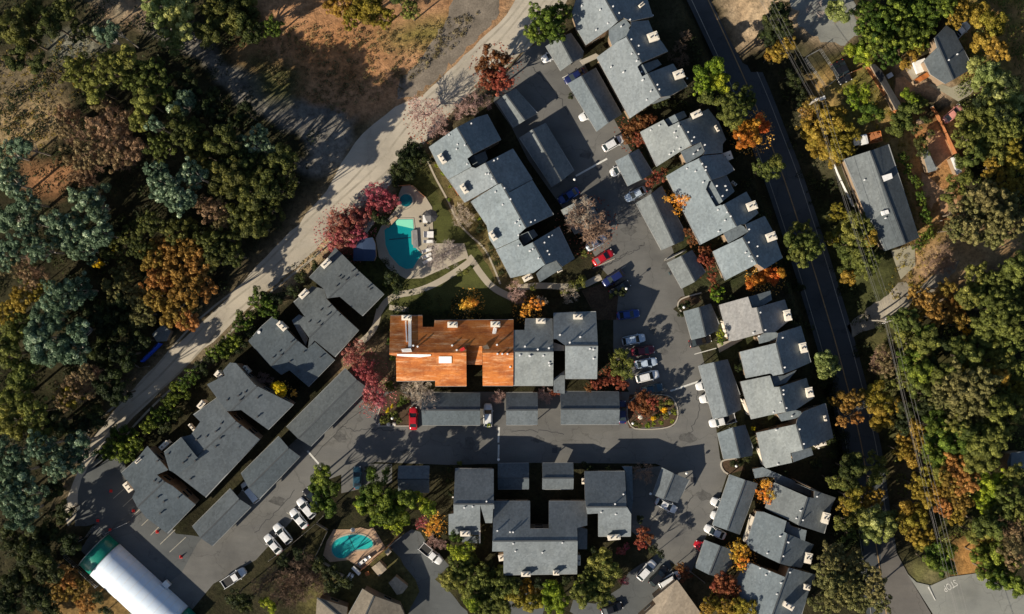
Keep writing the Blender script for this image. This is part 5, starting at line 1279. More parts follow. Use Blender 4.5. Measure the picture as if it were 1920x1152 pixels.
def mesh_np(name, V, F, tone=None, mat=None):
    me = bpy.data.meshes.new(name); me.vertices.add(len(V)); me.vertices.foreach_set('co', V.astype(np.float32).ravel())
    k = F.shape[1]; me.loops.add(F.size); me.loops.foreach_set('vertex_index', F.astype(np.int32).ravel())
    me.polygons.add(len(F)); me.polygons.foreach_set('loop_start', np.arange(0, F.size, k, dtype=np.int32)); me.update(calc_edges=True)
    if tone is not None:
        a = me.attributes.new('tone', 'FLOAT', 'FACE'); a.data.foreach_set('value', tone.astype(np.float32))
    me.materials.append(mat)
    return me
def leaves(C, RL, LT, rg, nleaf, leaf, zmin=-9):
    """leaf clumps over lobes with centres C, radii RL, tones LT"""
    wgt = RL ** 2; wgt = wgt / wgt.sum(); li = rg.choice(len(C), nleaf, p=wgt)
    D = rg.normal(size=(nleaf, 3)); D[:, 2] = np.abs(D[:, 2]) * 1.1 - .35; D /= np.linalg.norm(D, axis=1)[:, None]
    rr = RL[li] * (.70 + .38 * rg.rand(nleaf) ** .7)
    P = C[li] + D * rr[:, None] * np.array([1, 1, .85])
    Nn = D + rg.normal(size=D.shape) * .33; Nn /= np.linalg.norm(Nn, axis=1)[:, None]
    T = np.cross(Nn, rg.normal(size=D.shape)); T /= np.linalg.norm(T, axis=1)[:, None] + 1e-9; U = np.cross(Nn, T)
    s = leaf * (.55 + .9 * rg.rand(nleaf))[:, None]; a = s * (.5 + .5 * rg.rand(nleaf))[:, None]
    V = np.stack([P - T * s * .5, P - U * a * .45 + T * s * .05, P + T * s * .5, P + U * a * .45 - T * s * .05], 1).reshape(-1, 3)
    F = np.arange(nleaf * 4).reshape(-1, 4)
    tone = np.clip(LT[li] * .55 + rg.rand(nleaf) * .35 + .12 * (rr / RL[li] - .8), 0, 1)  # random leaf tone, plus a painted sunlit lift towards each lobe's outside
    return V, F, tone
def crown_mesh(name, rad, hz, nlobe, lobe, nleaf, leaf, seed, spread=1.0, hole=0.0):
    rg = np.random.RandomState(seed)
    D = rg.normal(size=(nlobe, 3)); D[:, 2] = np.abs(D[:, 2]) * .9 - .15; D /= np.linalg.norm(D, axis=1)[:, None]
    k = 3 + seed % 3; ph = rg.rand() * 6.28; az = np.arctan2(D[:, 1], D[:, 0])
    rim = 1 + .24 * np.sin(k * az + ph) + .10 * np.sin((k + 3) * az + 2 * ph)
    rr = (.35 + .65 * rg.rand(nlobe) ** .5) * (rad - lobe * .8) * rim
    C = D * rr[:, None]; C[:, 2] = C[:, 2] / rad * hz
    RL = lobe * (.6 + .8 * rg.rand(nlobe)); LT = rg.rand(nlobe)
    V, F, tone = leaves(C, RL, LT, rg, nleaf, leaf)
    return mesh_np(name, V, F, tone, LM['oak'])
def seg_mesh(name, segs, n=3, mat=None):
    V = []; F = []
    for p, q, r0, r1 in segs:
        t = (q - p)
        if t.length < 1e-4: continue
        t.normalize(); s_ = t.orthogonal().normalized(); u_ = t.cross(s_); b0 = len(V)
        for c_, r_ in ((p, r0), (q, r1)):
            for k in range(n):
                a = 6.2832 * k / n; w_ = c_ + (s_ * math.cos(a) + u_ * math.sin(a)) * r_; V.append((w_.x, w_.y, w_.z))
        for k in range(n): F.append((b0 + k, b0 + (k + 1) % n, b0 + n + (k + 1) % n, b0 + n + k))
    me = bpy.data.meshes.new(name); me.from_pydata(V, [], F); me.materials.append(mat); return me
def trunk_mesh(seed, rad, top):
    rr = random.Random(seed); segs = []; b = Vector((0, 0, -.1)); m = Vector((rr.uniform(-.2, .2), rr.uniform(-.2, .2), top * .5))
    segs.append((b, m, rad * .085, rad * .06))
    for k in range(7):
        a = k * .9 + rr.random(); L = rad * rr.uniform(.45, .7)
        q = m + Vector((math.cos(a) * L, math.sin(a) * L, top * rr.uniform(.25, .5))); mid = m.lerp(q, .5) + Vector((0, 0, -.2))
        segs += [(m, mid, rad * .045, rad * .03), (mid, q, rad * .03, rad * .012)]
    return seg_mesh('trunk', segs, 7, MAT['bark'])
def bare_meshes(seed, rad, top, fine=1.0):
    rr = random.Random(seed); big = []; tw = []
    def grow(p, d_, L, r, lev):
        q = p + d_ * L + Vector((rr.gauss(0, .04), rr.gauss(0, .04), 0)) * L
        (big if lev < 2 else tw).append((p, q, r, r * .6))
        if lev >= 5: return
        n = {0: 7, 1: 4, 2: 4, 3: 4, 4: 3}[lev]
        for k in range(n):
            if lev == 0: a = k * 6.28 / n + rr.uniform(-.3, .3); nd = Vector((math.cos(a), math.sin(a), rr.uniform(.5, 1.2))).normalized()
            else: nd = (d_ + Vector((rr.gauss(0, .55), rr.gauss(0, .55), rr.gauss(.08, .35)))).normalized()
            st = q if k < 2 or lev == 0 else p.lerp(q, rr.uniform(.35, .95))
            grow(st, nd, L * rr.uniform(.55, .8) if lev else rad * rr.uniform(.38, .5), max(.022 * fine, r * .55), lev + 1)
    grow(Vector((0, 0, -.1)), Vector((0, 0, 1)), top * .32, rad * .05, 0)
    return seg_mesh('trunk', big, 6, MAT['bark']), seg_mesh('crown', tw, 3, TW['twig_grey'])
NV = 5; CR = {}; TR = {}
for cls, rad, hz, nlobe, lobe, nleaf, leaf in (('S', 1.8, 1.5, 20, .5, 2200, .24), ('M', 3.2, 2.4, 38, .72, 7500, .29), ('L', 4.6, 3.2, 66, .84, 15000, .32)):
    for k in range(NV):
        CR[cls, 'round', k] = crown_mesh('crown', rad, hz, nlobe, lobe, nleaf, leaf, 10 * k + 3)
        CR[cls, 'fluffy', k] = crown_mesh('crown', rad, hz, int(nlobe * 1.9), lobe * .62, nleaf, leaf * .85, 10 * k + 7)
        CR[cls, 'sparse', k] = crown_mesh('crown', rad, hz, int(nlobe * 1.2), lobe * .6, int(nleaf * .45), leaf * .8, 10 * k + 9)
        TR[cls, k] = trunk_mesh(k, rad, 5.0)
BR = {}
for k in range(4):
    BR[k] = bare_meshes(100 + k, 3.4, 6.0)
RAD = dict(S=1.8, M=3.2, L=4.6)
KIND = {  # key: (material, crown style, object name, category, words)
 'oak': ('oak', 'round', 'oak_tree', 'tree', 'dark green oak'), 'olive': ('olive', 'round', 'broadleaf_tree', 'tree', 'olive green tree'),
 'euc': ('euc', 'fluffy', 'eucalyptus_tree', 'tree', 'pale tipped eucalyptus'), 'pale': ('pale', 'round', 'broadleaf_tree', 'tree', 'pale green tree'),
 'tan': ('tan', 'mixed', 'oak_tree', 'tree', 'tan oak'), 'brown': ('brown', 'fluffy', 'oak_tree', 'tree', 'golden brown oak'),
 'org': ('orange', 'round', 'maple_tree', 'tree', 'bright orange tree'), 'gol': ('golden', 'sparse', 'maple_tree', 'tree', 'golden orange maple'),
 'yel': ('yellow', 'fluffy', 'ginkgo_tree', 'tree', 'bright yellow tree'), 'rust': ('rust', 'fluffy', 'maple_tree', 'tree', 'rusty small tree'),
 'red': ('red', 'mixed', 'maple_tree', 'tree', 'crimson tree'), 'pink': ('pink', 'mixed', 'maple_tree', 'tree', 'salmon pink tree'),
 'lime': ('lime', 'round', 'broadleaf_tree', 'tree', 'lime green tree'), 'green': ('green', 'round', 'broadleaf_tree', 'tree', 'rich green tree'),
 'jun': ('green', 'fluffy', 'juniper_tree', 'tree', 'green juniper'), 'dark': ('dark', 'round', 'oak_tree', 'tree', 'very dark evergreen'),
 'gold': ('gold', 'fluffy', 'broadleaf_tree', 'tree', 'yellow brown tree'), 'grey': ('grey', 'fluffy', 'olive_tree', 'tree', 'feathery grey tree'),
 'pine': ('green', 'fluffy', 'pine_tree', 'tree', 'bright green conifer'),
 'shrub': ('dark', 'round', 'shrub', 'shrub', 'dark green shrub'), 'bush': ('lime', 'round', 'shrub', 'shrub', 'bright green bush'), 'ybush': ('yellow', 'round', 'shrub', 'shrub', 'yellow bush'),
 'bgrey': ('twig_grey', 'bare', 'bare_tree', 'tree', 'bare grey tree'), 'bpink': ('twig_pink', 'bare', 'bare_tree', 'tree', 'bare pinkish tree'),
 'bbrown': ('twig_brown', 'bare', 'bare_tree', 'tree', 'bare brown tree'), 'bpale': ('twig_pale', 'bare', 'bare_tree', 'tree', 'bare pale tree'), 'bdark': ('twig_dark', 'bare', 'bare_tree', 'tree', 'bare dark tree'),
}
TREES = []   # (kind, px, py, r px, height)
def T(kind, h, text):
    for t in text.split():
        x, y, r = t.split(','); TREES.append((kind, float(x), float(y), float(r), h))
# north west woods
T('pale', 9, '300,18,34 338,26,28 318,70,20 345,60,18 330,92,15')
T('oak', 8, '425,28,38 465,60,28 455,20,30 388,60,24 400,15,24')
T('gold', 8, '640,8,30 690,15,32 720,35,20 660,38,18')
T('olive', 9, '770,18,18 745,-10,20')
T('jun', 8, '511,52,19')
T('euc', 15, '200,68,20 347,198,26 290,235,16 480,273,32 210,55,14')
T('olive', 14, '150,135,30 205,130,30 235,110,24 180,165,26 285,140,30 300,170,24 270,190,22 262,230,20 300,275,26 250,150,24')
T('tan', 14, '200,240,36 160,290,32 240,220,24 215,290,30 130,250,26 190,195,20 245,275,28 150,330,22 120,215,20')
T('oak', 13, '55,75,26 95,45,24 120,20,22 30,110,22 150,60,20 75,120,18 60,25,26 20,50,30')
T('oak', 14.5, '420,265,28 440,300,28 400,300,26 430,335,36 470,360,34 505,330,30 530,300,26 500,390,30 455,405,26 385,270,20 520,360,26 480,425,26 540,330,20')
T('euc', 13, '20,290,28 45,275,18 20,345,28 50,380,26 25,410,28 45,450,26 12,480,26 60,420,20 170,385,38 135,440,36 190,440,26 110,420,26 160,470,26 75,470,22')
T('euc', 17, '305,345,28 330,370,26 360,330,26 290,320,18 345,375,22')
T('tan', 11, '395,395,24 415,410,18 375,380,16 60,520,24 30,500,24')
T('brown', 11.5, '325,500,34 300,530,30 350,540,30 330,580,32 285,480,24 370,500,26 385,540,22 310,465,24 355,470,24 350,600,22 290,560,20')
T('oak', 11.5, '330,430,26 370,445,26 400,460,26 430,450,24 280,420,22 245,440,22 260,465,20 215,470,22 440,480,20 395,490,18')
T('yel', 6, '185,495,10 215,467,6')
T('grey', 9, '235,520,26 255,560,26 215,545,22 270,590,22')
T('euc', 14, '115,560,34 85,600,30 150,545,26 105,650,38 70,635,24 140,660,28 150,620,22')
T('tan', 13, '140,730,32 115,750,20 160,700,18')
T('gold', 12, '130,745,24 40,560,24 15,590,24 70,540,20')
T('olive', 12, '25,625,26 15,665,26 45,700,28 30,740,30 25,790,30 65,775,26 75,810,22 40,600,20')
T('dark', 10, '205,600,32 240,620,28 200,660,30 235,665,26 205,720,28 180,780,24 150,800,22 110,790,24 230,570,22 170,590,22 265,640,18 225,740,20')
T('euc', 14, '75,840,28 135,855,32 105,880,22 30,890,32 60,930,28 40,965,30 15,930,26 15,850,24 150,830,20')
T('dark', 9, '60,1030,32 40,1090,30 95,1070,26 90,1000,24 120,960,20 20,1010,24 130,1020,22 100,920,20 70,1120,26 15,1130,26')
T('brown', 3, '125,1085,22 145,1105,22 110,1110,18 160,1130,20')
T('dark', 3, '185,1120,12 200,1145,12 95,1145,22')
T('oak', 14.5, '345,255,24 370,285,22 330,225,20 365,240,18 480,310,24 500,350,24')
T('dark', 11, '385,205,22 360,180,20 415,225,20 330,190,20 440,235,20 350,150,20 400,180,16 460,210,18')  # near-black trees added to throw shade over the track
# hedge line between dirt road and the west buildings
T('jun', 5, '490,563,22 505,580,18 462,598,18 448,610,14 425,650,20 405,660,16 440,640,16 360,705,15 335,735,20 318,755,16 345,720,13 298,780,18 280,800,16 230,815,22 215,840,24 240,850,20 195,845,16 255,830,16')
T('shrub', 4, '470,620,14 380,690,14 330,780,14 550,545,12 520,560,14 590,500,10 450,650,14 565,520,12 310,800,14 395,672,12')
# near the pool and lawn
T('jun', 9, '1027,45,38 1008,60,22 1045,28,22')
T('org', 8, '1800,1,1')
TREES.pop()
T('rust', 8, '925,120,30 940,150,22 915,150,18')
T('orange_mix', 8, '930,115,22')
TREES.pop()
T('bpink', 8, '795,210,36 820,235,24 880,190,26 860,205,20 910,185,16')
T('red', 5, '705,368,24 730,378,20 700,390,16')
T('pink', 5, '648,425,38 630,445,26 670,410,24')
T('red', 5, '655,415,22 668,440,20 640,440,14')
T('shrub', 5, '760,298,18 775,280,18 790,300,16 745,320,14 705,405,12 720,415,12 770,330,12 735,520,14 745,540,12')
T('bgrey', 7, '830,478,32 845,470,24 815,490,18')
T('bpale', 5, '862,395,18 875,410,16 858,412,12')
T('gol', 5, '878,570,16 868,575,10 888,568,10')
T('gol', 5, '990,580,12 1005,568,14 980,588,8')
T('bpink', 5, '966,545,20 975,560,14')
T('bpale', 5, '1068,553,18 1015,565,14')
T('olive', 3, '728,530,12 738,528,9 862,512,6 875,510,6 1000,540,7 1075,540,12 1090,530,12 1060,548,8')
T('bbrown', 11, '1100,415,44 1120,440,30')
T('bpale', 10, '1090,400,36')
T('olive', 4, '1096,475,7')
# east complex planting
T('rust', 4, '1190,240,18 1180,258,16 1198,262,12 1205,228,14 1222,225,10 1233,332,12 1220,342,10 1297,452,10 1290,435,9 1299,440,8 1322,472,12 1315,485,10 1330,493,11 1336,520,10 1340,535,9 1335,545,7 1245,320,8')
T('gol', 6, '1262,373,11 1275,378,14 1270,396,9 1249,373,7 1285,372,9')
T('lime', 7, '1345,553,15 1352,628,8 1351,640,7')
T('org', 5, '1415,525,14 1432,520,15 1450,517,15 1464,512,9 1404,535,9')
T('org', 8, '1408,248,26 1425,235,18 1395,262,18 1385,245,12')
T('lime', 9, '1335,140,27 1350,155,20 1318,160,18 1345,125,15 1325,175,12')
T('olive', 9, '1325,185,14 1352,188,16 1385,195,30 1368,215,18 1400,180,18 1378,230,14')
T('olive', 9, '1445,318,22 1425,315,15 1455,305,14')
T('olive', 10, '1502,440,26 1515,465,26 1498,475,22 1488,455,18 1525,450,14')
T('pale', 9, '1547,672,17 1558,686,19 1545,697,16')
T('brown', 9, '1575,752,18 1600,748,18 1590,765,14 1583,790,12 1605,785,13')
T('gold', 9, '1640,740,24 1655,760,18 1650,790,20 1645,770,16')
T('bdark', 7, '1280,80,14 1285,105,16 1275,125,12 1265,95,10 1290,60,12')
T('shrub', 3, '1260,170,10 1245,190,9 1230,195,9 1375,560,8 1420,400,12 1440,440,10 1475,480,12 1500,540,12 1480,600,10 1540,720,12 1545,760,12 1530,870,12 1470,890,10 1440,880,8 1400,860,8 1410,745,8 1385,690,8')
T('ybush', 7, '523,728,11 528,738,10 519,722,9')
T('gol', 5, '551,738,7')
T('bpink', 4, '492,708,12 503,716,10')
T('ybush', 2.5, '1412,804,4')
# right side woods
T('gold', 5, '1525,235,26 1560,225,28 1580,250,28 1540,265,30 1575,275,26 1560,295,22 1520,255,20')
T('brown', 7, '1520,195,14 1510,210,14')
T('dark', 9, '1450,40,22 1470,55,18 1440,70,18 1460,20,20')
T('gold', 9, '1460,98,20 1478,85,14 1445,105,14')
T('shrub', 6, '1490,155,14 1500,180,14 1480,140,12 1500,200,10')
T('pine', 6.5, '1640,45,34 1670,20,36 1710,30,36 1745,20,30 1690,70,34 1650,80,26 1720,65,28 1665,105,22 1620,20,22 1770,10,22 1625,65,20')
T('lime', 5.5, '1610,100,20 1625,110,15 1595,95,14')
T('pale', 7, '1565,22,20 1580,30,16')
T('bgrey', 6, '1535,12,18')
T('lime', 5, '1612,180,16 1600,190,14 1592,170,12 1622,165,10')
T('green', 4, '1630,205,16 1645,215,14 1620,222,12')
T('olive', 3.6, '1705,205,22 1690,225,20 1720,195,18 1680,245,16 1665,210,0.1')
TREES.pop()
T('gold', 5, '1690,115,13 1710,105,13 1725,92,11 1700,122,10')
T('lime', 4, '1702,178,12 1712,188,9')
T('oak', 4, '1715,240,12 1725,265,14 1730,285,12 1735,225,10 1745,250,8')
T('jun', 3, '1692,297,11 1703,312,8 1700,325,8 1720,345,10 1725,365,10 1728,380,10 1735,400,12 1738,415,10 1742,440,12 1730,450,12 1720,460,10 1712,335,8')
T('gold', 6, '1830,28,26 1860,45,26 1800,12,20 1840,80,20 1870,95,22 1790,35,18')
T('pale', 6, '1850,135,24 1875,150,22 1840,165,22 1900,190,26 1865,180,18 1825,120,16')
T('olive', 7, '1820,225,28 1850,215,26 1840,260,32 1870,250,26 1810,265,24 1885,220,22 1865,290,24 1825,295,20 1900,240,20')
T('gold', 7, '1890,275,26 1905,310,24 1860,315,18 1880,340,18 1905,350,20')
T('dark', 9, '1880,215,18 1835,190,12 1900,160,16')
T('olive', 5, '1795,345,20 1810,335,15 1780,365,16 1800,305,14')
T('grey', 10, '1850,375,32 1820,400,30 1870,410,30 1840,430,30 1885,380,26 1810,430,26 1865,440,24 1900,420,24 1795,400,20 1790,430,18')
T('bbrown', 6, '1770,480,26 1750,500,22 1785,500,18')
T('olive', 12, '1880,530,32 1845,550,30 1900,560,30 1870,580,30 1830,520,24 1905,500,26 1895,610,28 1850,610,28 1815,560,22')
T('brown', 10, '1770,560,26 1740,570,22 1720,555,18 1790,585,22 1800,600,16 1760,595,18 1720,585,18 1775,540,16')
T('yel', 7, '1800,610,8 1812,622,8 1808,640,6')
T('green', 12, '1725,700,24 1700,672,22 1735,625,20')
T('olive', 12, '1695,600,24 1700,640,28 1725,660,28 1710,690,26 1740,640,22 1765,700,24 1720,720,24 1690,715,18 1680,600,18')
T('tan', 9, '1655,665,20 1665,690,18 1648,690,14')
T('grey', 13, '1795,720,34 1820,750,34 1780,750,30 1840,720,28 1800,775,26 1770,735,22 1835,775,22 1760,745,18')
T('olive', 12, '1860,650,28 1895,640,26 1840,640,24 1880,680,24 1905,690,26 1820,670,24 1795,650,20')
T('gold', 11, '1850,700,22 1875,705,20 1810,690,18 1900,730,22 1755,715,12')
T('green', 12, '1755,785,20 1770,800,20 1745,800,14 1760,830,24 1790,830,26 1740,850,18 1760,860,18')
T('olive', 13, '1820,820,30 1850,840,30 1810,850,26 1845,800,26 1870,820,22 1800,800,20 1830,870,20')
T('olive', 12, '1870,765,26 1890,790,26 1860,790,20 1905,760,22 1880,740,16')
T('dark', 10, '1750,690,18 1770,650,20 1730,760,18 1700,770,18 1690,800,16 1780,870,14 1830,640,16')
T('gold', 9, '1700,825,20 1725,830,18 1690,845,16 1680,760,16 1715,800,14 1705,860,16')
T('brown', 12, '1790,875,24 1810,900,24 1780,905,22 1800,940,22 1770,950,18')
T('gold', 11, '1740,890,24 1760,920,24 1720,910,22 1820,870,22 1790,965,20 1735,930,18')
T('olive', 12, '1765,885,18 1825,895,16')
T('gold', 10, '1700,960,22 1720,975,20 1690,985,16 1710,1000,18 1725,950,16')
T('lime', 10, '1850,905,24 1865,930,20 1835,925,20 1850,950,18 1880,895,16')
T('olive', 11, '1890,930,26 1905,890,20 1875,970,26 1850,985,26 1830,1000,20 1905,960,24')
T('tan', 10, '1905,990,24 1895,1020,24 1900,1050,20')
T('green', 9, '1755,1040,22 1770,1060,20 1745,1055,16 1775,1030,16')
T('green', 9, '1860,1040,28 1885,1070,26 1850,1070,22 1835,1040,18 1870,1090,20 1905,1100,20')
T('gold', 8, '1740,1010,18 1725,1020,14 1850,1010,14')
T('oak', 11, '1605,875,24 1595,900,20 1590,880,18')
T('olive', 9, '1560,902,12 1575,905,14 1590,912,14 1640,865,18 1648,885,16 1640,900,14')
T('gold', 10, '1595,935,20 1615,930,22 1640,935,18 1630,950,16 1585,950,14')
T('pale', 10, '1625,975,22 1640,975,24 1655,990,24 1630,1000,20 1665,970,16')
T('olive', 10, '1605,962,18')
T('olive', 8, '1580,980,16 1590,1000,16 1600,985,12')
T('grey', 10, '1560,1040,24 1575,1070,26 1600,1055,22 1550,1085,26 1590,1100,28 1620,1080,24 1565,1120,28 1610,1125,26 1640,1105,22 1540,1130,22 1650,1130,20 1555,1060,20 1640,1075,14')
T('olive', 8, '1600,440,26 1585,465,22 1615,425,22 1610,470,24 1595,495,22 1630,490,20 1575,440,18 1620,510,16 1600,410,16')
T('gold', 8, '1570,400,18 1630,450,16 1560,450,16 1590,520,14')
# lower right complex
T('gol', 6, '1436,905,12 1438,920,15 1428,928,12 1444,930,11 1440,940,8')
T('gol', 6, '1385,1025,14 1395,1038,14 1380,1045,12 1392,1055,12 1390,1065,9')
T('rust', 6, '1360,1095,22 1350,1115,20 1372,1108,20 1345,1100,15')
T('gold', 7, '1340,1130,18 1360,1140,20 1385,1138,18 1405,1140,16 1325,1140,14')
T('bbrown', 6, '1208,888,22')
T('rust', 5, '1205,1000,14 1203,1018,12 1215,1010,11')
T('red', 3, '1168,1087,12 1165,1035,9 1175,1025,7')
T('rust', 4, '1282,1076,13 1275,1062,9')
T('olive', 7, '1127,1050,24 1115,1070,20 1140,1065,18 1110,1100,24 1090,1115,20 1130,1095,20 1150,1075,16 1095,1090,18 1130,1120,18')
T('lime', 5.5, '1040,1110,20 1025,1125,20 1050,1130,18 1085,1105,12 1030,1100,14')
T('gold', 5.5, '990,1110,22 975,1125,18 1000,1130,18 960,1115,16')
T('olive', 5.5, '870,1090,28 900,1080,26 930,1085,24 860,1065,22 890,1110,26 925,1115,26 950,1100,22 845,1085,20 910,1135,22 940,1135,20 880,1050,18')
T('lime', 7, '862,1038,16 875,1025,14 850,1030,11 885,1135,14')
T('dark', 5, '1010,1092,10 1060,1088,10 970,1095,10 900,1010,10 920,1060,10 1110,1030,10 1200,975,8 1225,1030,10 1240,1040,8')
T('green', 10, '715,925,28 735,940,26 700,950,24 690,930,20 745,955,24 720,960,22 765,935,18')
T('lime', 8, '680,945,16 730,975,16 755,975,16 705,975,14 745,990,12')
T('lime', 8, '790,945,16 805,955,14 780,930,12')
T('green', 8, '605,890,20 600,910,18 620,915,16 605,935,18 620,955,16 595,950,12')
T('green', 6, '700,890,14 725,885,11 850,1005,10 860,1010,8')
T('gol', 5, '812,985,14 818,978,11 805,995,9 820,990,9')
T('red', 5, '790,982,12')
T('bpink', 5, '810,1020,14 828,1025,11')
T('bdark', 9, '545,1085,26 570,1105,28 530,1115,26 590,1090,22 560,1060,20 500,1090,22 545,1130,24 480,1110,22 515,1135,22 600,1120,18')
T('bbrown', 9, '555,1095,24 525,1100,20 575,1085,18')
T('dark', 8, '620,1075,16 650,1090,14 600,1060,14 460,1130,18 440,1120,16 560,1040,12 530,1050,12 620,1100,14')
T('lime', 5, '510,1140,12 497,1130,10')
# around the reroofed building
T('pink', 6, '660,665,18 672,650,13 655,675,12')
T('red', 6, '685,695,20 695,710,16 675,680,13')
T('pink', 6, '700,735,22 708,745,16 695,752,14 712,755,12')
T('bpale', 6, '785,728,30 770,735,22 800,745,22')
T('bgrey', 6, '805,755,24')
T('green', 3, '757,750,9 750,757,7 732,725,9 740,600,8 738,620,8 735,640,9 736,670,7')
T('ybush', 2.5, '727,770,5 735,762,4')
T('olive', 2.5, '725,785,9 740,780,8 748,790,6 718,790,6 735,775,7')
T('bpink', 4, '935,745,14 925,748,10 941,742,8')
T('bpink', 4, '1024,742,17')
T('rust', 3, '1037,738,6 1045,736,6')
T('olive', 6, '1160,672,16 1170,685,16 1155,690,14 1175,700,12 1165,660,11 1180,680,9')
T('rust', 4, '1130,715,11 1145,710,12 1160,715,12 1105,727,9 1115,722,9 1170,722,9 1140,698,9')
T('bdark', 6, '1205,752,16')
T('rust', 5, '1200,760,18 1215,765,16 1208,745,14 1222,755,12')
T('ybush', 2.5, '1245,768,7 1225,785,5')
T('bush', 2, '1215,798,6 1225,796,5 1240,792,5 1265,775,4 1260,790,4 917,798,4')
T('olive', 2.5, '1255,755,8 1235,755,8 1262,770,6 1250,780,7 1232,780,7 1190,795,6 1200,798,5 1240,760,7')
T('shrub', 2.5, '1170,545,7 1165,552,6 1155,548,6 1280,575,9 1290,570,7 1275,590,6 1375,870,8 1385,868,7 1105,880,8 1095,870,6 845,880,7 842,900,7 845,925,6 690,880,7')
T('olive', 2, '1145,555,5 1104,885,5 862,868,5 1390,865,5 1140,880,5 863,870,4')
T('shrub', 2.5, '825,285,6 835,310,6 850,340,7 865,365,7 900,430,8 920,460,7 930,490,7 940,510,7 812,300,5')
T('bush', 2, '820,310,5 830,325,5 845,350,4 842,375,4 817,270,4 900,410,4 885,500,4')
T('dark', 3, '1090,65,6 1070,180,6 1060,330,5 1035,330,5 990,350,5')

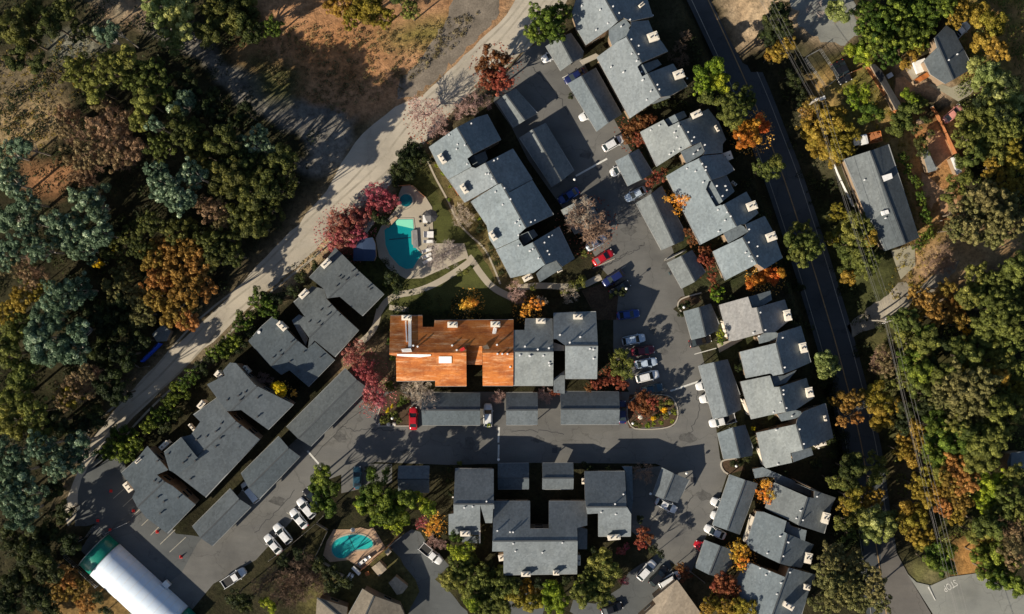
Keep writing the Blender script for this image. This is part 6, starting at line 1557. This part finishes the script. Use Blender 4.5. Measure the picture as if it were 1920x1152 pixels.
ZONES = [  # first match: x0,y0,x1,y1,phrase
 (-99, -99, 130, 170, 'in the top left corner woods'), (130, -99, 280, 250, 'in the woods above the tan trees, upper left'), (280, -99, 400, 250, 'by the shaded track at upper left'), (400, -99, 560, 200, 'at the edge of the orange meadow'),
 (560, -99, 860, 100, 'on the orange meadow at the top'), (-99, 170, 110, 400, 'at the upper left edge clearing'), (110, 170, 280, 360, 'in the upper left woods'), (280, 200, 560, 345, 'in the woods west of the dirt road bend'),
 (-99, 345, 90, 540, 'at the middle left edge'), (90, 345, 240, 500, 'around the large eucalyptus, middle left'), (240, 345, 560, 460, 'in the dense woods left of the dirt road'), (240, 460, 420, 620, 'around the big golden oaks by the dirt road'),
 (420, 460, 620, 570, 'on the road hedge by the upper slate roof'), (430, 570, 620, 660, 'on the road hedge below the upper slate roof'), (-99, 500, 90, 680, 'at the left edge below the clearing'), (90, 500, 180, 680, 'in the eucalyptus group at left'), (180, 500, 280, 800, 'in the deep shade beside the blue tarp'),
 (380, 620, 470, 680, 'on the road hedge at the gap between slate roofs'), (260, 680, 400, 812, 'on the road hedge by the lower slate roof'), (185, 800, 262, 870, 'at the foot of the road hedge, lower left'), (470, 690, 570, 760, 'in the notch between the two slate buildings'),
 (-99, 680, 90, 830, 'at the lower left edge'), (90, 680, 180, 815, 'below the eucalyptus group at left'), (-99, 815, 180, 1000, 'in the lower left eucalyptus wood'), (-99, 1000, 215, 1199, 'beside the white tent hall'),
 (980, -99, 1070, 100, 'at the top beside the dirt road'), (740, 160, 960, 260, 'between the dirt road and the upper condominium'), (880, 90, 960, 170, 'at the top of the carport drive'), (600, 340, 745, 500, 'between the dirt road and the angular pool'),
 (720, 500, 760, 560, 'below the angular pool'), (740, 260, 800, 345, 'behind the spa tub'), (800, 440, 860, 500, 'on the pool deck edge'), (800, 260, 850, 360, 'on the path along the long condominium'), (850, 360, 950, 520, 'beside the long condominium path'), (850, 520, 905, 600, 'on the shaded lawn above the orange roof'), (905, 520, 1110, 600, 'above the grey half of the central roof'),
 (1050, 370, 1150, 480, 'over the carport beside the red car'), (1170, 215, 1260, 350, 'by the white SUV and the upper east carports'), (1240, 350, 1345, 560, 'in front of the upper east condominium'), (1345, 500, 1475, 640, 'between the two east condominiums'),
 (1260, 40, 1300, 200, 'in the shade between the top condominium and the street'), (1300, 100, 1430, 290, 'beside the upper street'), (1400, 290, 1540, 500, 'on the street verge by the upper east roofs'), (1425, -99, 1520, 220, 'right of the street at the top'), (1500, 180, 1600, 310, 'on the lawn left of the long grey house'), (1520, -99, 1600, 50, 'at the top lane'),
 (1600, -99, 1790, 125, 'in the big conifer group at the top right'), (1580, 95, 1660, 240, 'on the lawn below the conifers'), (1660, 85, 1760, 300, 'in the upper right garden'), (1780, -99, 1990, 110, 'in the top right corner'), (1800, 110, 1990, 360, 'in the right edge garden wood'), (1770, 290, 1820, 370, 'by the orange garden strip'), (1680, 290, 1760, 470, 'along the east side of the long grey house'),
 (1780, 360, 1990, 460, 'in the feathery grove at the right edge'), (1550, 390, 1650, 530, 'under the power lines west of the long house'), (1740, 460, 1800, 520, 'on the sandy bank'), (1700, 520, 1812, 615, 'below the sandy bank'), (1800, 480, 1990, 630, 'in the right edge woods'), (1640, 580, 1780, 700, 'beyond the driveway mouth'), (1780, 600, 1990, 735, 'in the middle right woods'),
 (1530, 660, 1565, 705, 'at the middle of the street'), (1565, 730, 1670, 800, 'overhanging the street'), (1670, 700, 1760, 870, 'in the shaded hollow right of the street'), (1740, 700, 1860, 880, 'in the large right hand wood'), (1855, 730, 1990, 880, 'by the far right house corner'), (1550, 855, 1670, 1015, 'over the lower street'), (1530, 1015, 1670, 1180, 'on the bank left of the lower street'),
 (1680, 855, 1830, 1005, 'in the autumn wood at lower right'), (1820, 860, 1990, 1020, 'in the lower right woods'), (1720, 1005, 1790, 1070, 'above the STOP lettering'), (1790, 1005, 1990, 1150, 'in the bottom right corner'),
 (1500, 500, 1560, 560, 'on the street verge'), (1460, 590, 1560, 900, 'behind the lower east condominium'), (1380, 680, 1450, 900, 'between the lower east roofs and carports'), (1420, 890, 1450, 950, 'by the lower right long carport'), (1370, 1010, 1400, 1075, 'right of the small bottom carport'), (1320, 1080, 1420, 1160, 'at the bottom edge near the tan roof'),
 (1180, 860, 1235, 910, 'left of the half shaded carport'), (1155, 960, 1300, 1100, 'around the lower parking entrance'), (955, 1080, 1160, 1150, 'along the bottom edge below the U shaped building'), (1085, 1020, 1165, 1080, 'at the right corner of the U shaped building'), (835, 1040, 960, 1150, 'along the bottom edge left of centre'), (840, 990, 930, 1045, 'between the lower parking and the U shaped building'),
 (660, 875, 780, 1000, 'in the bright clump above the kidney pool'), (770, 925, 840, 1040, 'by the pickup in the lower parking'), (590, 870, 660, 965, 'at the top of the diagonal car row'), (430, 1030, 670, 1160, 'in the bare woods at the bottom'),
 (640, 640, 725, 765, 'between the long west carport and the orange roof'), (725, 590, 765, 680, 'against the west wall of the orange roof'), (700, 715, 830, 800, 'in the bed at the corner of the orange roof'), (905, 730, 950, 805, 'beside the white SUV between carports'), (1010, 730, 1060, 760, 'in the gap between the two south carports'), (1095, 640, 1190, 735, 'at the corner of the grey half roof'), (1180, 735, 1275, 806, 'on the kerbed island'),
 (1140, 540, 1180, 560, 'in the shaded bed by the blue cars'), (1260, 565, 1300, 600, 'in the bed above the short east carport'), (1370, 855, 1400, 880, 'in the yellow kerbed bed'), (1090, 865, 1150, 890, 'above the right wing of the U shaped building'), (835, 860, 870, 930, 'above the left wing of the U shaped building'), (980, 320, 1110, 360, 'beside the long shaded carport'), (1060, 60, 1100, 190, 'between the top carports'),
]
ORD = ['topmost', 'second', 'third', 'fourth', 'fifth', 'sixth', 'seventh', 'eighth', 'ninth', 'tenth', 'eleventh', 'twelfth', 'thirteenth', 'fourteenth', 'fifteenth', 'sixteenth', 'seventeenth', 'eighteenth', 'nineteenth', 'twentieth']
def zone(x, y):
    for z in ZONES:
        if z[0] <= x < z[2] and z[1] <= y < z[3]: return z[4]
    return 'outside the mapped gardens'
buckets = {}
for i, t in enumerate(TREES): buckets.setdefault((KIND[t[0]][4], zone(t[1], t[2])), []).append(i)
LAB = {}
for (wd, zn), ids in buckets.items():
    ids.sort(key=lambda i: TREES[i][2])
    for k, i in enumerate(ids):
        LAB[i] = '%s %s' % (wd, zn) + ('' if len(ids) == 1 else (', %s from top' % ORD[min(k, 19)] if k else ', topmost one'))
rt = random.Random(11)
for i, (kind, x, y, r, h) in enumerate(TREES):
    mk, style, nm, cat, wd = KIND[kind]
    rad = r * S * 1.08; h = h * rt.uniform(.84, 1.16)
    low = h < 5
    hz = min(rad * .8, h * .48); zc = max(h - hz, hz * .75)
    p = W((x, y), zc); g0 = gz(p.x, p.y); p = W((x, y), zc + g0); g0 = gz(p.x, p.y)
    root = empty(nm, (p.x, p.y, g0), rt.uniform(0, 6.28), LAB[i], cat, wd + 's ' + zone(x, y))
    if style == 'bare':
        k = rt.randrange(4); s_ = rad / 3.4 * .95; sz = h / 6.0 * .85
        for nm2, me, m_ in (('trunk', BR[k][0], TW[mk]), ('crown', BR[k][1], TW[mk])):
            o = bpy.data.objects.new(nm2, me); COL.objects.link(o); o.parent = root; o.scale = (s_, s_, min(sz, s_ * 1.25))
            o.material_slots[0].link = 'OBJECT'; o.material_slots[0].material = m_
        continue
    cls = 'S' if rad < 1.9 else ('M' if rad < 3.3 else 'L'); k = rt.randrange(NV); s_ = rad / RAD[cls]
    if style == 'mixed':
        kk = rt.randrange(4); sb = rad / 3.4 * .95; tm = {'red': 'twig_purple', 'pink': 'twig_purple', 'tan': 'twig_brown'}[mk]
        for nm2, me in (('trunk', BR[kk][0]), ('twigs', BR[kk][1])):
            o = bpy.data.objects.new(nm2, me); COL.objects.link(o); o.parent = root; o.scale = (sb, sb, h / 6.0 * .8)
            o.material_slots[0].link = 'OBJECT'; o.material_slots[0].material = TW[tm]
        o = bpy.data.objects.new('crown', CR[cls, 'sparse', k]); COL.objects.link(o); o.parent = root
        o.scale = (s_, s_, hz / {'S': 1.5, 'M': 2.4, 'L': 3.2}[cls]); o.location = (0, 0, zc)
        o.material_slots[0].link = 'OBJECT'; o.material_slots[0].material = LM[mk]
        continue
    if kind in ('oak', 'olive', 'lime', 'euc', 'gold') and rt.random() < .35: style = 'fluffy' if style == 'round' else 'round'
    o = bpy.data.objects.new('crown', CR[cls, style, k]); COL.objects.link(o); o.parent = root
    hz0 = {'S': 1.5, 'M': 2.4, 'L': 3.2}[cls]; o.scale = (s_, s_, hz / hz0); o.location = (0, 0, zc)
    o.material_slots[0].link = 'OBJECT'; o.material_slots[0].material = LM[mk]
    o = bpy.data.objects.new('trunk', TR[cls, k]); COL.objects.link(o); o.parent = root; o.scale = (s_, s_, (zc + hz * .1) / 5.0)
    if mk == 'euc': o.material_slots[0].link = 'OBJECT'; o.material_slots[0].material = MAT['barkp']
print('trees', len(TREES), 'unzoned', [t for t in TREES if zone(t[1], t[2]).startswith('outside')])

def litter(name, spots, mat, n, seed, label):
    rg = np.random.RandomState(seed); V = []; 
    for x, y, r in spots:
        c = W((x, y)); k = int(n * (r / 20) ** 2)
        a = rg.rand(k) * 6.283; d_ = r * S * 1.5 * rg.rand(k) ** .6
        for q, w_ in zip(np.stack([c.x + np.cos(a) * d_, c.y + np.sin(a) * d_], 1), rg.rand(k, 3)):
            s_ = .06 + .10 * w_[0]; t = w_[1] * 6.283; z = .055 + .03 * w_[2]
            for m_ in range(4): V.append((q[0] + math.cos(t + m_ * 1.5708) * s_, q[1] + math.sin(t + m_ * 1.5708) * s_, z))
    V = np.array(V); F = np.arange(len(V)).reshape(-1, 4)
    o = link(name, mesh_np(name, V, F, rg.rand(len(F)), mat), None); tag(o, label, 'fallen leaves', kind='stuff')
litter('fallen_leaves', [(648, 440, 40), (710, 380, 26), (700, 740, 30), (670, 670, 22), (690, 700, 26)], LM['pink'], 170, 1, 'pink fallen leaves scattered under the salmon and crimson trees')
litter('fallen_leaves', [(930, 130, 34), (1190, 250, 26), (1215, 760, 26), (1140, 715, 26), (1325, 490, 22), (800, 225, 30), (1100, 425, 40)], LM['rust'], 110, 2, 'rusty fallen leaves scattered under the rust coloured and bare trees')
litter('fallen_leaves', [(1265, 380, 20), (1435, 522, 26), (878, 572, 22), (990, 580, 20), (1436, 918, 20), (1388, 1040, 22), (815, 985, 18), (525, 735, 16), (1408, 248, 30)], LM['golden'], 200, 3, 'golden fallen leaves scattered under the orange maples')

# uncountable undergrowth in the woods and scrub on the meadow
def clumps(name, polys, n, mat, leaf, rr, seed, label, cat, per=45):
    rg = np.random.RandomState(seed); C = []
    PP = [px(t) for t in polys]
    while len(C) < n:
        pl = PP[rg.randint(len(PP))]; xs = [q[0] for q in pl]; ys = [q[1] for q in pl]
        x = rg.uniform(min(xs), max(xs), 1); y = rg.uniform(min(ys), max(ys), 1)
        if inside(x, y, pl)[0]: w_ = WG((x[0], y[0])); C.append((w_.x, w_.y, w_.z)); 
    C = np.array(C); RL = rr * (.5 + rg.rand(n)); C[:, 2] += RL * .4; LT = rg.rand(n)
    V, F, tone = leaves(C, RL, LT, rg, n * per, leaf); V[:, 2] = np.maximum(V[:, 2], terrain(V[:, 0], V[:, 1]) + .01)
    o = link(name, mesh_np(name, V, F, tone, mat), None); tag(o, label, cat, kind='stuff')
clumps('dry_brush', ['. -40,90 110,70 200,60 130,230 60,300 -40,300'], 420, LM['gold'], .18, .32, 12, 'low dry tufts over the clearing at the top left', 'brush', 18)
WOODL = '. -60,-60 480,-60 470,60 430,110 500,230 600,260 560,380 440,520 330,630 230,740 150,850 110,960 150,1060 120,1200 -60,1200'
WOODR = ['. 1760,-60 1990,-60 1990,470 1860,430 1800,400 1800,120', '. 1660,620 1790,610 1990,480 1990,1060 1830,1000 1730,1010 1680,900 1650,760']
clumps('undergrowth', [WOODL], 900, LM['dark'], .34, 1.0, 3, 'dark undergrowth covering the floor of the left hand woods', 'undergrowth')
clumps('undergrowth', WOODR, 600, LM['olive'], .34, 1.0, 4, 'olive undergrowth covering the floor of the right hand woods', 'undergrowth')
clumps('undergrowth', ['. 1440,130 1500,100 1560,330 1640,560 1690,800 1640,800 1580,560 1500,330', '. 1290,60 1320,100 1400,300 1450,420 1530,620 1500,640 1460,540 1380,330 1290,180', '. 1545,650 1600,860 1610,1040 1560,1020 1560,860 1530,780'], 420, LM['dark'], .3, .8, 5, 'dark ivy and brush on both verges of the street', 'undergrowth')
clumps('dry_brush', ['. 500,40 640,50 760,60 900,20 860,80 740,180 640,210 560,190 480,120'], 700, LM['tan'], .2, .35, 6, 'low dry orange brown brush over the meadow', 'brush', 22)
sheet('garden_terrace', 't 1085,500 1200,465 1290,500 1405,745 1330,785 1240,905 1180,860 1110,670', .03, MAT['terra'], .15, 1)
sheet('garden_terrace', 'H 1110,120 1190,180 1260,250 1345,290 1388,420 1310,445 1240,420 1225,330 1180,400 1120,300', .032, MAT['terra'], .2, 1)
sheet('garden_terrace', 's 860,720 960,700 1080,820 1000,900 960,1010 920,1020 850,850', .034, MAT['terra'], .15, 1)
clumps('dry_brush', ['. 1560,180 1620,140 1700,250 1760,420 1790,480 1700,560 1650,560 1700,440 1640,270'], 260, LM['gold'], .2, .35, 8, 'low dry brush on the soil round the long grey house', 'brush', 22)
clumps('ground_ivy', ['. 830,290 860,300 960,480 1000,530 960,540 860,420', '. 690,470 720,480 760,540 900,560 960,590 740,600 730,560', '. 730,320 770,290 790,310 740,350', '. 545,500 600,470 460,640 400,700 300,820 270,830 400,660', '. 1240,190 1300,190 1360,280 1330,250'], 420, LM['dark'], .24, .55, 9, 'dark ground ivy in the beds beside the condominium walls', 'ground cover', 30)
